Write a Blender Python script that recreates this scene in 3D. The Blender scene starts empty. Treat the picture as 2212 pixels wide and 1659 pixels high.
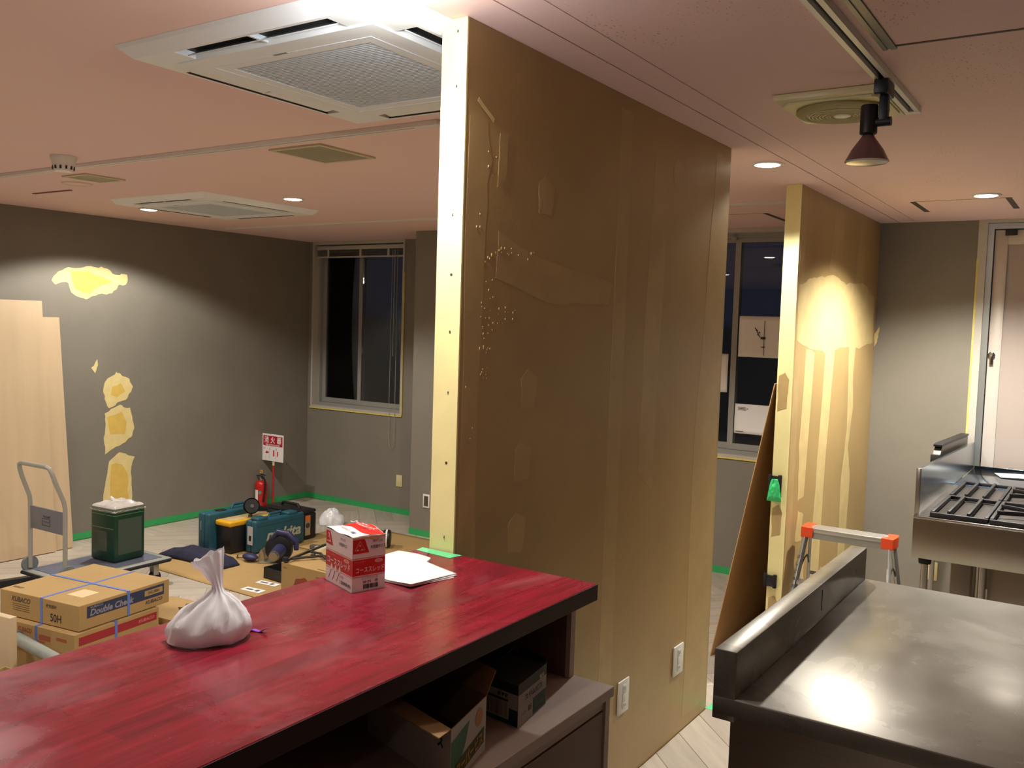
import bpy, bmesh, math, random
from mathutils import Vector, Matrix, noise
random.seed(7)
S = bpy.context.scene
C = S.collection
PI = math.pi
def V3(*a): return Vector(a)

# ------------------------------------------------------------------ camera
EYE = 1.6
cd = bpy.data.cameras.new('camera'); cam = bpy.data.objects.new('camera', cd); C.objects.link(cam); S.camera = cam
YAW, PITCH, ROLL = -0.58536883, -0.06556445, 0.03136416
f = V3(math.sin(YAW)*math.cos(PITCH), math.cos(YAW)*math.cos(PITCH), math.sin(PITCH))
r = V3(math.cos(YAW), -math.sin(YAW), 0); u = r.cross(f)
c_, s_ = math.cos(ROLL), math.sin(ROLL)
r2 = c_*r + s_*u; u2 = -s_*r + c_*u
cam.matrix_world = Matrix(((r2.x, u2.x, -f.x, 0), (r2.y, u2.y, -f.y, 0), (r2.z, u2.z, -f.z, EYE), (0, 0, 0, 1)))
cd.sensor_width = 36; cd.lens = 36*1969.5/2212; cd.clip_start = 0.02; cd.clip_end = 300

# ------------------------------------------------------------------ world: night outside
w = bpy.data.worlds.new('night'); S.world = w; w.use_nodes = True
nt = w.node_tree; nt.nodes.clear()
wo = nt.nodes.new('ShaderNodeOutputWorld'); bg = nt.nodes.new('ShaderNodeBackground')
tc = nt.nodes.new('ShaderNodeTexCoord'); sx = nt.nodes.new('ShaderNodeSeparateXYZ'); rp = nt.nodes.new('ShaderNodeValToRGB')
nt.links.new(tc.outputs['Generated'], sx.inputs[0]); nt.links.new(sx.outputs['Z'], rp.inputs[0])
rp.color_ramp.elements[0].position = 0.0; rp.color_ramp.elements[0].color = (0.006, 0.006, 0.007, 1)
rp.color_ramp.elements[1].position = 0.012; rp.color_ramp.elements[1].color = (0.011, 0.012, 0.020, 1)
nt.links.new(rp.outputs[0], bg.inputs[0]); bg.inputs[1].default_value = 1.0
nt.links.new(bg.outputs[0], wo.inputs[0])
S.view_settings.view_transform = 'Standard'; S.view_settings.look = 'None'
S.view_settings.exposure = 0.0; S.view_settings.gamma = 1.0; S.view_settings.use_curve_mapping = False
WARM = (1.0, 0.96, 0.88)
POWER = 2.35

# ------------------------------------------------------------------ helpers
def srgb(h):
    h = h.lstrip('#'); o = []
    for i in (0, 2, 4):
        v = int(h[i:i+2], 16)/255
        o.append(v/12.92 if v <= 0.04045 else ((v+0.055)/1.055)**2.4)
    return (*o, 1)
MATS = {}
def mat(name, col, rough=0.6, metal=0.0, var=0.0, vscale=8.0, bump=0.0, bscale=60.0, stretch=None, spec=0.5, emit=None, alpha=None, coat=0.0, rand=0.0):
    if name in MATS: return MATS[name]
    m = bpy.data.materials.new(name); m.use_nodes = True; n = m.node_tree; L = n.links
    b = n.nodes['Principled BSDF']; col = srgb(col) if isinstance(col, str) else (*col, 1) if len(col) == 3 else col
    b.inputs['Base Color'].default_value = col; b.inputs['Roughness'].default_value = rough
    b.inputs['Metallic'].default_value = metal; b.inputs['Specular IOR Level'].default_value = spec
    if coat: b.inputs['Coat Weight'].default_value = coat; b.inputs['Coat Roughness'].default_value = 0.15
    t = n.nodes.new('ShaderNodeTexCoord'); mp = n.nodes.new('ShaderNodeMapping'); L.new(t.outputs['Object'], mp.inputs[0])
    if stretch: mp.inputs['Scale'].default_value = stretch
    cur = None
    if var:
        nz = n.nodes.new('ShaderNodeTexNoise'); nz.inputs['Scale'].default_value = vscale; nz.inputs['Detail'].default_value = 6; L.new(mp.outputs[0], nz.inputs['Vector'])
        r_ = n.nodes.new('ShaderNodeMapRange'); r_.inputs['From Min'].default_value = 0.3; r_.inputs['From Max'].default_value = 0.7
        r_.inputs['To Min'].default_value = 1-var; r_.inputs['To Max'].default_value = 1+var; L.new(nz.outputs['Fac'], r_.inputs[0])
        h = n.nodes.new('ShaderNodeHueSaturation'); h.inputs['Color'].default_value = col; L.new(r_.outputs[0], h.inputs['Value']); cur = h
    if rand:
        oi = n.nodes.new('ShaderNodeObjectInfo'); r2_ = n.nodes.new('ShaderNodeMapRange'); r2_.inputs['To Min'].default_value = 1-rand; r2_.inputs['To Max'].default_value = 1+rand
        L.new(oi.outputs['Random'], r2_.inputs[0]); h2 = n.nodes.new('ShaderNodeHueSaturation'); h2.inputs['Color'].default_value = col
        if cur: L.new(cur.outputs[0], h2.inputs['Color'])
        L.new(r2_.outputs[0], h2.inputs['Value']); cur = h2
    if cur: L.new(cur.outputs[0], b.inputs['Base Color'])
    if bump:
        nb = n.nodes.new('ShaderNodeTexNoise'); nb.inputs['Scale'].default_value = bscale; nb.inputs['Detail'].default_value = 4; L.new(mp.outputs[0], nb.inputs['Vector'])
        bp = n.nodes.new('ShaderNodeBump'); bp.inputs['Strength'].default_value = bump; bp.inputs['Distance'].default_value = 0.004
        L.new(nb.outputs['Fac'], bp.inputs['Height']); L.new(bp.outputs[0], b.inputs['Normal'])
    if emit: b.inputs['Emission Color'].default_value = (*emit[:3], 1); b.inputs['Emission Strength'].default_value = emit[3]
    MATS[name] = m
    return m
def aniso(m, amt=.85, rot=0.0):
    n = m.node_tree; b = n.nodes['Principled BSDF']; tg_ = n.nodes.new('ShaderNodeTangent'); tg_.direction_type = 'RADIAL'; tg_.axis = 'Z'
    b.inputs['Anisotropic'].default_value = amt; b.inputs['Anisotropic Rotation'].default_value = rot; n.links.new(tg_.outputs[0], b.inputs['Tangent']); return m
def nodes_of(m): return m.node_tree.nodes, m.node_tree.links, m.node_tree.nodes['Principled BSDF']

class G:
    """collects shapes in a bmesh"""
    def __init__(s): s.b = bmesh.new()
    def _xf(s, vs, M):
        if M is not None: bmesh.ops.transform(s.b, matrix=M, verts=vs)
    def box(s, x0, y0, z0, x1, y1, z1, bev=0.0, seg=2, M=None):
        vs = bmesh.ops.create_cube(s.b, size=1)['verts']
        bmesh.ops.scale(s.b, vec=(abs(x1-x0), abs(y1-y0), abs(z1-z0)), verts=vs)
        bmesh.ops.translate(s.b, vec=((x0+x1)/2, (y0+y1)/2, (z0+z1)/2), verts=vs)
        if bev:
            es = list({e for v in vs for e in v.link_edges})
            res = bmesh.ops.bevel(s.b, geom=es, offset=bev, segments=seg, affect='EDGES', profile=0.5)
            vs = list({v for fc in res['faces'] for v in fc.verts} | {v for v in vs if v.is_valid})
        s._xf(vs, M); return s
    def cyl(s, p0, p1, r0, r1=None, seg=20, cap=True):
        r1 = r0 if r1 is None else r1; p0, p1 = Vector(p0), Vector(p1); d = p1-p0
        vs = bmesh.ops.create_cone(s.b, cap_ends=cap, segments=seg, radius1=r0, radius2=r1, depth=d.length)['verts']
        M = Matrix.Translation((p0+p1)/2) @ d.to_track_quat('Z', 'Y').to_matrix().to_4x4()
        bmesh.ops.transform(s.b, matrix=M, verts=vs); return s
    def sph(s, c, r, sc=(1, 1, 1), seg=16, M=None):
        vs = bmesh.ops.create_uvsphere(s.b, u_segments=seg, v_segments=seg//2+2, radius=r)['verts']
        bmesh.ops.scale(s.b, vec=sc, verts=vs); bmesh.ops.translate(s.b, vec=c, verts=vs); s._xf(vs, M); return s
    def lathe(s, prof, c=(0, 0, 0), seg=32, M=None):
        rings = []; c = Vector(c); allv = []
        for (rr, z) in prof:
            ring = [s.b.verts.new(c+V3(rr*math.cos(2*PI*k/seg), rr*math.sin(2*PI*k/seg), z)) for k in range(seg)] if rr > 1e-6 else [s.b.verts.new(c+V3(0, 0, z))]
            rings.append(ring); allv += ring
        for a, b in zip(rings, rings[1:]):
            for k in range(seg):
                q = [a[k % len(a)], a[(k+1) % len(a)], b[(k+1) % len(b)], b[k % len(b)]]
                q = list(dict.fromkeys(q))
                if len(q) >= 3:
                    try: s.b.faces.new(q)
                    except ValueError: pass
        s._xf(allv, M); return s
    def prism(s, pts, z0, z1, M=None):
        a = [s.b.verts.new((x, y, z0)) for x, y in pts]; b = [s.b.verts.new((x, y, z1)) for x, y in pts]
        n = len(pts)
        s.b.faces.new(a[::-1]); s.b.faces.new(b)
        for k in range(n): s.b.faces.new([a[k], a[(k+1) % n], b[(k+1) % n], b[k]])
        s._xf(a+b, M); return s
    def tube(s, path, r, seg=10, closed=False, cap=True):
        P = [Vector(p) for p in path]; n = len(P); rings = []; up = None
        for i, p in enumerate(P):
            if closed: t = (P[(i+1) % n]-P[i-1]).normalized()
            else: t = (P[min(i+1, n-1)]-P[max(i-1, 0)]).normalized()
            if up is None: up = t.orthogonal().normalized()
            else:
                up = up - t*up.dot(t)
                up = up.normalized() if up.length > 1e-6 else t.orthogonal().normalized()
            sd = t.cross(up); rr = r[i] if isinstance(r, (list, tuple)) else r
            rings.append([s.b.verts.new(p+(math.cos(2*PI*k/seg)*up+math.sin(2*PI*k/seg)*sd)*rr) for k in range(seg)])
        m = n if closed else n-1
        for i in range(m):
            a, b = rings[i], rings[(i+1) % n]
            for k in range(seg): s.b.faces.new([a[k], a[(k+1) % seg], b[(k+1) % seg], b[k]])
        if cap and not closed:
            s.b.faces.new(rings[0][::-1]); s.b.faces.new(rings[-1])
        return s
    def grid(s, nx, ny, fn):
        vs = [[s.b.verts.new(fn(i/nx, j/ny)) for j in range(ny+1)] for i in range(nx+1)]
        for i in range(nx):
            for j in range(ny): s.b.faces.new([vs[i][j], vs[i+1][j], vs[i+1][j+1], vs[i][j+1]])
        return s
    def quad(s, *p): s.b.faces.new([s.b.verts.new(q) for q in p]); return s
def obj(name, g, m, parent=None, smooth=True, ang=0.6, thick=None, bevel=None):
    me = bpy.data.meshes.new(name)
    bmesh.ops.recalc_face_normals(g.b, faces=g.b.faces[:])
    g.b.to_mesh(me); g.b.free()
    if smooth:
        me.polygons.foreach_set('use_smooth', [True]*len(me.polygons)); me.set_sharp_from_angle(angle=ang)
    me.materials.append(m)
    o = bpy.data.objects.new(name, me); C.objects.link(o)
    if parent is not None: o.parent = parent
    if thick: md = o.modifiers.new('t', 'SOLIDIFY'); md.thickness = thick; md.offset = 0
    if bevel: md = o.modifiers.new('b', 'BEVEL'); md.width = bevel; md.segments = 2; md.limit_method = 'ANGLE'
    return o
def tag(o, label, cat, group=None):
    o['label'] = label; o['category'] = cat
    if group: o['group'] = group
    return o
def thing(name, label, cat, loc=(0, 0, 0), rz=0.0, group=None):
    o = bpy.data.objects.new(name, None); C.objects.link(o); o.location = loc; o.rotation_euler = (0, 0, rz); o.empty_display_size = 0.05
    return tag(o, label, cat, group)
def struct(name, g, m, parent=None, **k):
    o = obj(name, g, m, parent, **k)
    if parent is None: o['kind'] = 'structure'
    return o
def frame(O, U, V):
    U = Vector(U).normalized(); V = Vector(V).normalized(); N = U.cross(V)
    return Matrix(((U.x, V.x, N.x, O[0]), (U.y, V.y, N.y, O[1]), (U.z, V.z, N.z, O[2]), (0, 0, 0, 1)))
def text(body, parent, O, U, V, m, w=None, h=None, size=0.05, name='lettering', bold=0.0, off=0.0009, italic=0.0, space=1.0):
    cu = bpy.data.curves.new('t', 'FONT'); cu.body = body; cu.size = 1; cu.extrude = 0.0; cu.offset = bold; cu.align_x = 'LEFT'; cu.shear = italic; cu.space_character = space
    cu.resolution_u = 3
    o = bpy.data.objects.new('t', cu); C.objects.link(o)
    dg = bpy.context.evaluated_depsgraph_get(); dg.update()
    me = bpy.data.meshes.new_from_object(o.evaluated_get(dg))
    bpy.data.objects.remove(o); bpy.data.curves.remove(cu)
    if not me.vertices: return None
    xs = [v.co.x for v in me.vertices]; ys = [v.co.y for v in me.vertices]
    x0, x1, y0, y1 = min(xs), max(xs), min(ys), max(ys)
    sy = (h/(y1-y0)) if h else size; sxx = (w/(x1-x0)) if w else sy
    if w and not h: sy = sxx
    F = frame(O, U, V)
    for v in me.vertices:
        v.co = F @ V3((v.co.x-(x0+x1)/2)*sxx, (v.co.y-(y0+y1)/2)*sy, off)
    me.materials.append(m)
    o = bpy.data.objects.new(name, me); C.objects.link(o)
    if parent is not None: o.parent = parent
    return o
def decal(parent, O, U, V, pts, m, name='print', off=0.0005):
    g = G(); g.prism(pts, off-0.0004, off, M=frame(O, U, V)); return obj(name, g, m, parent, smooth=False)
def rect(a, b, c, d): return [(a, b), (c, b), (c, d), (a, d)]
def blob(pts, seed=0, amp=0.012, sub=5):
    """irregular outline through the given points"""
    out = []; n = len(pts)
    for i in range(n):
        a, b = Vector(pts[i]), Vector(pts[(i+1) % n])
        for k in range(sub):
            p = a.lerp(b, k/sub)
            q = noise.noise_vector(V3(p.x*23+seed, p.y*23, seed*1.7))
            out.append((p.x+q.x*amp, p.y+q.y*amp))
    return out
def patch(parent, O, U, V, pts, m, seed, amp=0.012, off=0.0012, name='putty_patch'):
    off += (seed % 12)*.00004
    return decal(parent, O, U, V, blob(pts, seed, amp), m, name, off)

# ------------------------------------------------------------------ materials
def ceiling_mat(name, specks):
    m = mat(name, '#d6aca2', 0.72, bump=0.05, bscale=220)
    n, L, b = nodes_of(m)
    t = n.new('ShaderNodeTexCoord')
    a = n.new('ShaderNodeTexNoise'); a.inputs['Scale'].default_value = 1.1; L.new(t.outputs['Object'], a.inputs['Vector'])
    cr = n.new('ShaderNodeValToRGB'); cr.color_ramp.elements[0].position = .35; cr.color_ramp.elements[0].color = srgb('#eac8c6'); cr.color_ramp.elements[1].position = .68; cr.color_ramp.elements[1].color = srgb('#ebc9bd')
    L.new(a.outputs['Fac'], cr.inputs[0]); out = cr.outputs[0]
    if specks:
        mp = n.new('ShaderNodeMapping'); mp.inputs['Scale'].default_value = (95, 40, 10); L.new(t.outputs['Object'], mp.inputs[0])
        v = n.new('ShaderNodeTexVoronoi'); v.inputs['Scale'].default_value = 1.0; L.new(mp.outputs[0], v.inputs['Vector'])
        big = n.new('ShaderNodeTexNoise'); big.inputs['Scale'].default_value = 2.2; L.new(t.outputs['Object'], big.inputs['Vector'])
        r1 = n.new('ShaderNodeMapRange'); r1.inputs['From Min'].default_value = .45; r1.inputs['From Max'].default_value = .7; r1.inputs['To Min'].default_value = 0.02; r1.inputs['To Max'].default_value = .22; L.new(big.outputs['Fac'], r1.inputs[0])
        lt = n.new('ShaderNodeMath'); lt.operation = 'LESS_THAN'; L.new(v.outputs['Distance'], lt.inputs[0]); L.new(r1.outputs[0], lt.inputs[1])
        mx = n.new('ShaderNodeMix'); mx.data_type = 'RGBA'; mx.inputs['B'].default_value = srgb('#a06d55'); L.new(out, mx.inputs['A'])
        ml = n.new('ShaderNodeMath'); ml.operation = 'MULTIPLY'; ml.inputs[1].default_value = .6; L.new(lt.outputs[0], ml.inputs[0]); L.new(ml.outputs[0], mx.inputs['Factor']); out = mx.outputs['Result']
    L.new(out, b.inputs['Base Color']); return m
M_CEIL = ceiling_mat('pink_ceiling', False); M_CEILK = ceiling_mat('pink_ceiling_speckled', True)
M_GROOVE = mat('groove', '#8a4f45', 0.9)
M_WALL = mat('grey_wallcloth', '#807a6e', 0.62, var=.05, vscale=3, bump=.25, bscale=420)
M_BOARD = mat('plasterboard_tan', '#b0935f', 0.40, var=.10, vscale=2.2, bump=.08, bscale=120)
M_END = mat('cream_edge', '#efe2a2', 0.5, var=.04, vscale=12)
M_PUTTY = mat('putty_cream', '#e3cf90', 0.6, var=.06, vscale=16)
M_PUTTY2 = mat('putty_yellow', '#dcb95c', 0.6, var=.06, vscale=16)
M_PUTTYT = mat('putty_on_board', '#d0b87f', 0.5, var=.08, vscale=12)
M_PUTTYD = mat('putty_thin', '#b79b68', 0.4, var=.08, vscale=10)
M_GREEN = mat('green_tape', '#35a35b', 0.5, var=.05, vscale=30)
M_GREEN2 = mat('green_tape_pale', '#5fd08e', 0.4, var=.05, vscale=30)
M_WHITE = mat('white_plastic', '#e2dfd6', 0.35)
M_IVORY = mat('ivory_plastic', '#dccf9c', 0.4)
M_ACW = mat('ac_panel_white', '#f0f3f2', 0.4)
M_ACG = mat('ac_grille_grey', '#dde4e8', 0.5)
M_DARK = mat('dark_slot', '#2a2927', 0.6)
M_ALU = mat('aluminium', '#a9aaa6', 0.35, metal=.75)
M_ALUW = mat('painted_frame_silver', '#9c9a93', 0.4, metal=.2)
M_BLACK = mat('black_plastic', '#17171a', 0.45)
M_RUB = mat('black_rubber', '#101012', 0.8)
M_STEEL = mat('brushed_steel', '#b5afa8', 0.27, metal=1.0, var=.05, vscale=6, bump=.03, bscale=30, stretch=(1, 1, 30))
M_CARD = mat('cardboard', '#ab8b58', 0.8, var=.05, vscale=5)
M_CARDD = mat('cardboard_inner', '#8e6a42', 0.85, var=.05, vscale=5)
M_TEAL = mat('teal_plastic', '#1b4d5b', 0.5, var=.10, vscale=14, bump=.06, bscale=200)
M_NAVY = mat('navy_cloth', '#23233a', 0.95, var=.15, vscale=20)
M_RED = mat('red_paint', '#c2201f', 0.3)
M_REDP = mat('red_print', '#d0241f', 0.45)
M_WP = mat('white_print', '#eee8e4', 0.5)
M_BP = mat('black_print', '#26222a', 0.5)
M_PAPER = mat('white_paper', '#efedea', 0.7)
M_WOOD = mat('pale_board', '#c6ad8b', 0.55, var=.05, vscale=2, stretch=(1, 6, .4))
def wood_floor():
    m = mat('whitewashed_oak', '#b5aa9b', 0.45, var=.13, vscale=2.2, stretch=(1, 1, 1), rand=.10)
    n, L, b = nodes_of(m)
    for q in n:
        if q.type == 'MAPPING': q.inputs['Scale'].default_value = (1.2, 14, 1)
    return m
M_FLOOR = wood_floor()

# ------------------------------------------------------------------ room
H = 2.342; FL = -0.19; XL = -6.69; YB = 6.42; XR = 1.7; YN = -2.6
def clip(poly, x0, y0, x1, y1):
    def cut(P, inside, inter):
        out = []
        for i in range(len(P)):
            a, b = P[i-1], P[i]
            if inside(b):
                if not inside(a): out.append(inter(a, b))
                out.append(b)
            elif inside(a): out.append(inter(a, b))
        return out
    def ix(v): return lambda a, b: (v, a[1]+(b[1]-a[1])*(v-a[0])/(b[0]-a[0]))
    def iy(v): return lambda a, b: (a[0]+(b[0]-a[0])*(v-a[1])/(b[1]-a[1]), v)
    for ins, it in ((lambda p: p[0] >= x0, ix(x0)), (lambda p: p[0] <= x1, ix(x1)), (lambda p: p[1] >= y0, iy(y0)), (lambda p: p[1] <= y1, iy(y1))):
        poly = cut(poly, ins, it)
        if len(poly) < 3: return []
    return poly
def planks(parent, x0, y0, x1, y1, z, wd=.15, n=5, ox=0.0, oy=0.0):
    c, s = math.cos(PI/4), math.sin(PI/4); cnt = 0
    K = int(12/wd)
    for k in range(-K, K):
        for mm in range(-6, 7):
            for kind in (0, 1):
                if kind == 0: a = (k+2*n*mm, k, k+2*n*mm+n, k+1)
                else: a = (k+2*n*mm, k-2*n+1, k+2*n*mm+1, k-n+1)
                e = .008
                loc = [(a[0]+e, a[1]+e), (a[2]-e, a[1]+e), (a[2]-e, a[3]-e), (a[0]+e, a[3]-e)]
                P = [(ox+wd*(p[0]*c-p[1]*s), oy+wd*(p[0]*s+p[1]*c)) for p in loc]
                cx = sum(p[0] for p in P)/4; cy = sum(p[1] for p in P)/4
                if cx < x0-.5 or cx > x1+.5 or cy < y0-.5 or cy > y1+.5: continue
                Q = clip(P, x0, y0, x1, y1)
                if len(Q) < 3: continue
                ar = abs(sum(Q[i-1][0]*Q[i][1]-Q[i][0]*Q[i-1][1] for i in range(len(Q))))/2
                if ar < .002: continue
                ang = PI/4 if kind == 0 else 3*PI/4
                R = Matrix.Rotation(-ang, 4, 'Z')
                L_ = [R @ V3(q[0]-cx, q[1]-cy, 0) for q in Q]
                g = G(); g.prism([(p.x, p.y) for p in L_], -.006, 0)
                o = obj('plank', g, M_FLOOR, parent, smooth=False)
                o.location = (cx, cy, z); o.rotation_euler = (0, 0, ang); cnt += 1
    return cnt
fl = struct('floor', G().box(XL-.1, YN, FL-.1, XR+.1, YB+.1, FL-.006), M_FLOOR)
planks(fl, XL, 2.3, -1.45, YB, FL)
planks(fl, -1.44, 3.70, -.25, YB, FL)
kf = struct('floor', G().box(-1.36, YN, FL+.001, XR, 3.685, -.006), M_FLOOR); 
planks(kf, -1.36, 1.9, -.45, 3.62, 0, ox=.04, oy=.02)
g = G().box(-1.362, 3.621, -.001, -.2, 3.684, .0008); tag(obj('masking_tape', g, M_GREEN2), 'green masking tape strip along the step edge of the raised floor', 'tape')

# ceiling: a slab with boards that leave the two long joints open
cl = struct('ceiling', G().box(XL-.1, YN, H+.012, XR+.1, YB+.1, H+.1), M_GROOVE)
obj('ceiling_board', G().box(XL, YN, H, -1.2485, YB, H+.012), M_CEIL, cl)
obj('ceiling_board', G().box(-1.2435, YN, H, -1.145, YB, H+.012), M_CEIL, cl)
obj('ceiling_board', G().box(-1.1415, YN, H, XR, YB, H+.012), M_CEILK, cl)

struct('wall_left', G().box(XL-.1, YN, FL-.006, XL, YB, H), M_WALL)
wl = bpy.data.objects['wall_left']
# back wall with two windows and one door cut out
W1 = (-6.64, -5.465, .725, 2.342); W2 = (-3.0, -1.72, .68, 2.342); D1 = (-.777, .40, FL, 2.342)
g = G()
xs = [XL, W1[0], W1[1], W2[0], W2[1], D1[0], D1[1], XR]
g.box(XL, YB, FL-.006, W1[0], YB+.14, H); g.box(W1[0], YB, FL-.006, W1[1], YB+.14, W1[2]); g.box(W1[1], YB, FL-.006, W2[0], YB+.14, H)
g.box(W2[0], YB, FL-.006, W2[1], YB+.14, W2[2]); g.box(W2[1], YB, FL-.006, D1[0], YB+.14, H); g.box(D1[1], YB, FL-.006, XR, YB+.14, H)
struct('wall_back', g, M_WALL)
wb = bpy.data.objects['wall_back']
struct('wall_right', G().box(XR, YN, FL-.006, XR+.1, YB, H), M_WALL)
struct('wall_front', G().box(XL-.1, YN-.1, FL-.006, XR+.1, YN, H), M_WALL)
# column by the window
struct('wall_column', G().box(-4.885, 5.87, FL, -4.15, YB-.0005, H-.0005), M_WALL)
# tape-covered baseboards
BH = .052
def base(name, x0, y0, x1, y1):
    struct(name, G().box(x0, y0, FL+.0005, x1, y1, FL+BH), M_GREEN)
base('baseboard_left', XL, 2.0, XL+.006, YB-.007)
base('baseboard_back', XL+.001, YB-.006, -4.886, YB)
base('baseboard_column', -4.886, 5.864, -4.15, 5.8695)
base('baseboard_column', -4.149, 5.87, -4.143, YB-.007)
base('baseboard_back', -4.149, YB-.006, -1.45, YB)

# partitions
def partition(name, y0, y1, x0=-1.439, x1=-1.363):
    p = struct(name, G().box(x0, y0, FL+.001, x1, y1, H-.0005), M_BOARD)
    return p
pn = partition('wall_partition', 1.818, 3.62)
obj('end_cap', G().box(-1.4395, 1.812, FL+.002, -1.3625, 1.8175, H-.001), M_END, pn)
for z in (2.31, 2.178, 2.05, 1.866, 1.718, 1.576, 1.426, 1.246, 1.057):
    o = obj('screw', G().cyl((-1.392+random.uniform(-.002, .002), 1.8112, z), (-1.392, 1.8124, z), .0036, seg=10), mat('screw_grey', '#5c5a4c', .4, metal=.6), pn)
pf = partition('wall_partition', 4.62, YB-.001)
obj('end_cap', G().box(-1.4395, 4.614, FL+.002, -1.3625, 4.6195, H-.001), M_END, pf)
# putty on the side of the near partition (u = y, v = z on the plane x = -1.363)
def side(y, z): return (-1.363, y, z)
U_, V_ = (0, 1, 0), (0, 0, 1)
def putty(parent, pts, m, seed, amp=.012, off=.00025, nm='putty_patch'):
    patch(parent, (-1.363, 0, 0), U_, V_, pts, m, seed, amp, off, nm)
putty(pn, [(1.83, .6), (1.905, .6), (1.90, 1.3), (1.91, 1.85), (1.93, 2.02), (1.9, 2.12), (1.83, 2.11)], M_PUTTYD, 1)
putty(pn, [(1.96, 1.72), (2.25, 1.66), (2.6, 1.68), (2.62, 1.74), (2.2, 1.78), (1.97, 1.84)], M_PUTTYD, 2)
putty(pn, [(2.62, .02), (2.72, .02), (2.72, 2.30), (2.64, 2.30)], M_PUTTYD, 3, .008)
putty(pn, [(3.36, .05), (3.6, .05), (3.6, 2.30), (3.46, 2.30), (3.40, 1.5), (3.36, 1.2)], M_PUTTYD, 4, .015)
putty(pn, [(2.86, 1.1), (2.98, 1.02), (3.02, 2.1), (2.9, 2.2)], M_PUTTYD, 5, .01)
for (y, z, sd) in ((2.14, 1.42, 6), (2.12, 1.22, 7), (2.1, 1.02, 8), (2.2, 1.96, 9), (3.1, 2.16, 10)):
    putty(pn, [(y-.035, z-.05), (y+.03, z-.055), (y+.045, z+.03), (y-.01, z+.055), (y-.04, z+.03)], M_PUTTYD, sd, .008)
# raised scraps of torn paper and glue near the end of the near partition
g = G()
rnd = random.Random(3)
for cy, cz, sy, sz, nn in ((1.93, 2.03, .03, .06, 4), (1.88, 1.86, .02, .02, 3), (1.92, 1.72, .03, .06, 9), (1.93, 1.60, .03, .07, 22), (1.92, 1.49, .02, .05, 12), (2.05, 1.79, .10, .012, 16), (2.02, 1.62, .05, .03, 12), (1.86, 1.3, .02, .2, 5)):
    for _ in range(nn):
        y = cy+rnd.uniform(-sy, sy); z = cz+rnd.uniform(-sz, sz); a = rnd.uniform(.0008, .0028)
        g.sph((-1.3625, y, z), a, (.6, 1, rnd.uniform(.8, 2.0)), 6)
o = obj('glue_lumps', g, M_PUTTYD, pn); o['kind'] = 'stuff'
putty(pn, [(1.86, 2.15), (1.93, 2.11), (1.935, 2.12), (1.865, 2.16)], M_PUTTY, 20, .002, .0022, 'torn_paper')
putty(pn, [(1.962, 2.09), (2.0, 2.1), (1.998, 1.98), (1.958, 1.95)], M_PUTTYD, 21, .004, .0018, 'torn_paper')
# far partition putty
def p2(pts, seed, m=M_PUTTYT, amp=.014): putty(pf, pts, m, seed, amp)
p2([(4.66, 1.84), (4.80, 1.88), (5.0, 1.90), (5.3, 1.93), (5.6, 1.90), (6.0, 1.93), (6.36, 1.84), (6.36, 1.55), (6.0, 1.52), (5.6, 1.53), (5.2, 1.50), (4.9, 1.52), (4.66, 1.56)], 31)
p2([(5.10, .0), (5.30, .0), (5.34, .9), (5.42, 1.55), (5.22, 1.58), (5.16, .9)], 32)
p2([(5.75, .1), (5.90, .1), (5.95, .7), (5.85, .9), (5.93, 1.15), (5.88, 1.35), (5.92, 1.55), (5.74, 1.56), (5.80, 1.0), (5.72, .7)], 33)
p2([(4.82, .72), (4.93, .72), (4.99, 1.5), (4.83, 1.52), (4.80, 1.0)], 34)
p2([(4.80, .5), (4.92, .48), (4.94, .62), (4.84, .66)], 35)
p2([(4.86, .2), (5.0, .18), (5.0, .38), (4.9, .42)], 36)
p2([(5.2, 1.95), (5.45, 1.95), (5.5, 2.31), (5.3, 2.31)], 37, M_PUTTYD)
p2([(5.8, 1.9), (6.0, 1.9), (6.05, 2.31), (5.9, 2.31)], 38, M_PUTTYD)
p2([(4.64, -.15), (4.72, -.15), (4.74, 1.2), (4.72, 2.3), (4.64, 2.3)], 39, M_PUTTYD)
p2([(5.3, .1), (5.55, .12), (5.5, .22), (5.35, .25)], 40)
# darker plaster showing on the end cap of the far partition
for z0, z1, sd in ((.55, .72, 1), (-.1, .25, 2), (1.2, 1.4, 3)):
    patch(pf, (0, 4.6135, 0), (1, 0, 0), (0, 0, 1), [(-1.43, z0), (-1.385, z0+.02), (-1.38, z1-.04), (-1.40, z1), (-1.43, z1-.02)], M_PUTTYD, sd, .006)
# putty on the left wall (u = -y, v = z seen from the room)
def pl(pts, seed, m=M_PUTTY, amp=.012, off=.0015): patch(wl, (XL, 0, 0), (0, 1, 0), (0, 0, 1), pts, m, seed, amp, off)
pl([(3.80, 1.83), (3.90, 1.92), (4.05, 1.93), (4.20, 1.95), (4.32, 1.90), (4.43, 1.90), (4.42, 1.83), (4.34, 1.80), (4.30, 1.74), (4.18, 1.73), (4.08, 1.69), (3.96, 1.74), (3.92, 1.80), (3.82, 1.79)], 51, amp=.02)
pl([(3.95, 1.90), (4.10, 1.90), (4.22, 1.87), (4.30, 1.83), (4.17, 1.79), (4.10, 1.73), (3.98, 1.77)], 52, M_PUTTY2, .014, .002)
pl([(4.22, 1.03), (4.33, 1.12), (4.44, 1.06), (4.48, 1.00), (4.44, .90), (4.34, .86), (4.26, .82), (4.23, .92)], 53, amp=.02)
pl([(4.30, 1.0), (4.38, 1.02), (4.41, .96), (4.34, .91), (4.29, .93)], 54, M_PUTTY2, .01, .002)
pl([(4.24, .80), (4.36, .86), (4.46, .82), (4.50, .66), (4.47, .58), (4.36, .52), (4.24, .47), (4.23, .62)], 55, amp=.02)
pl([(4.26, .76), (4.38, .79), (4.43, .70), (4.41, .61), (4.28, .62)], 56, M_PUTTY2, .012, .002)
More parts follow.
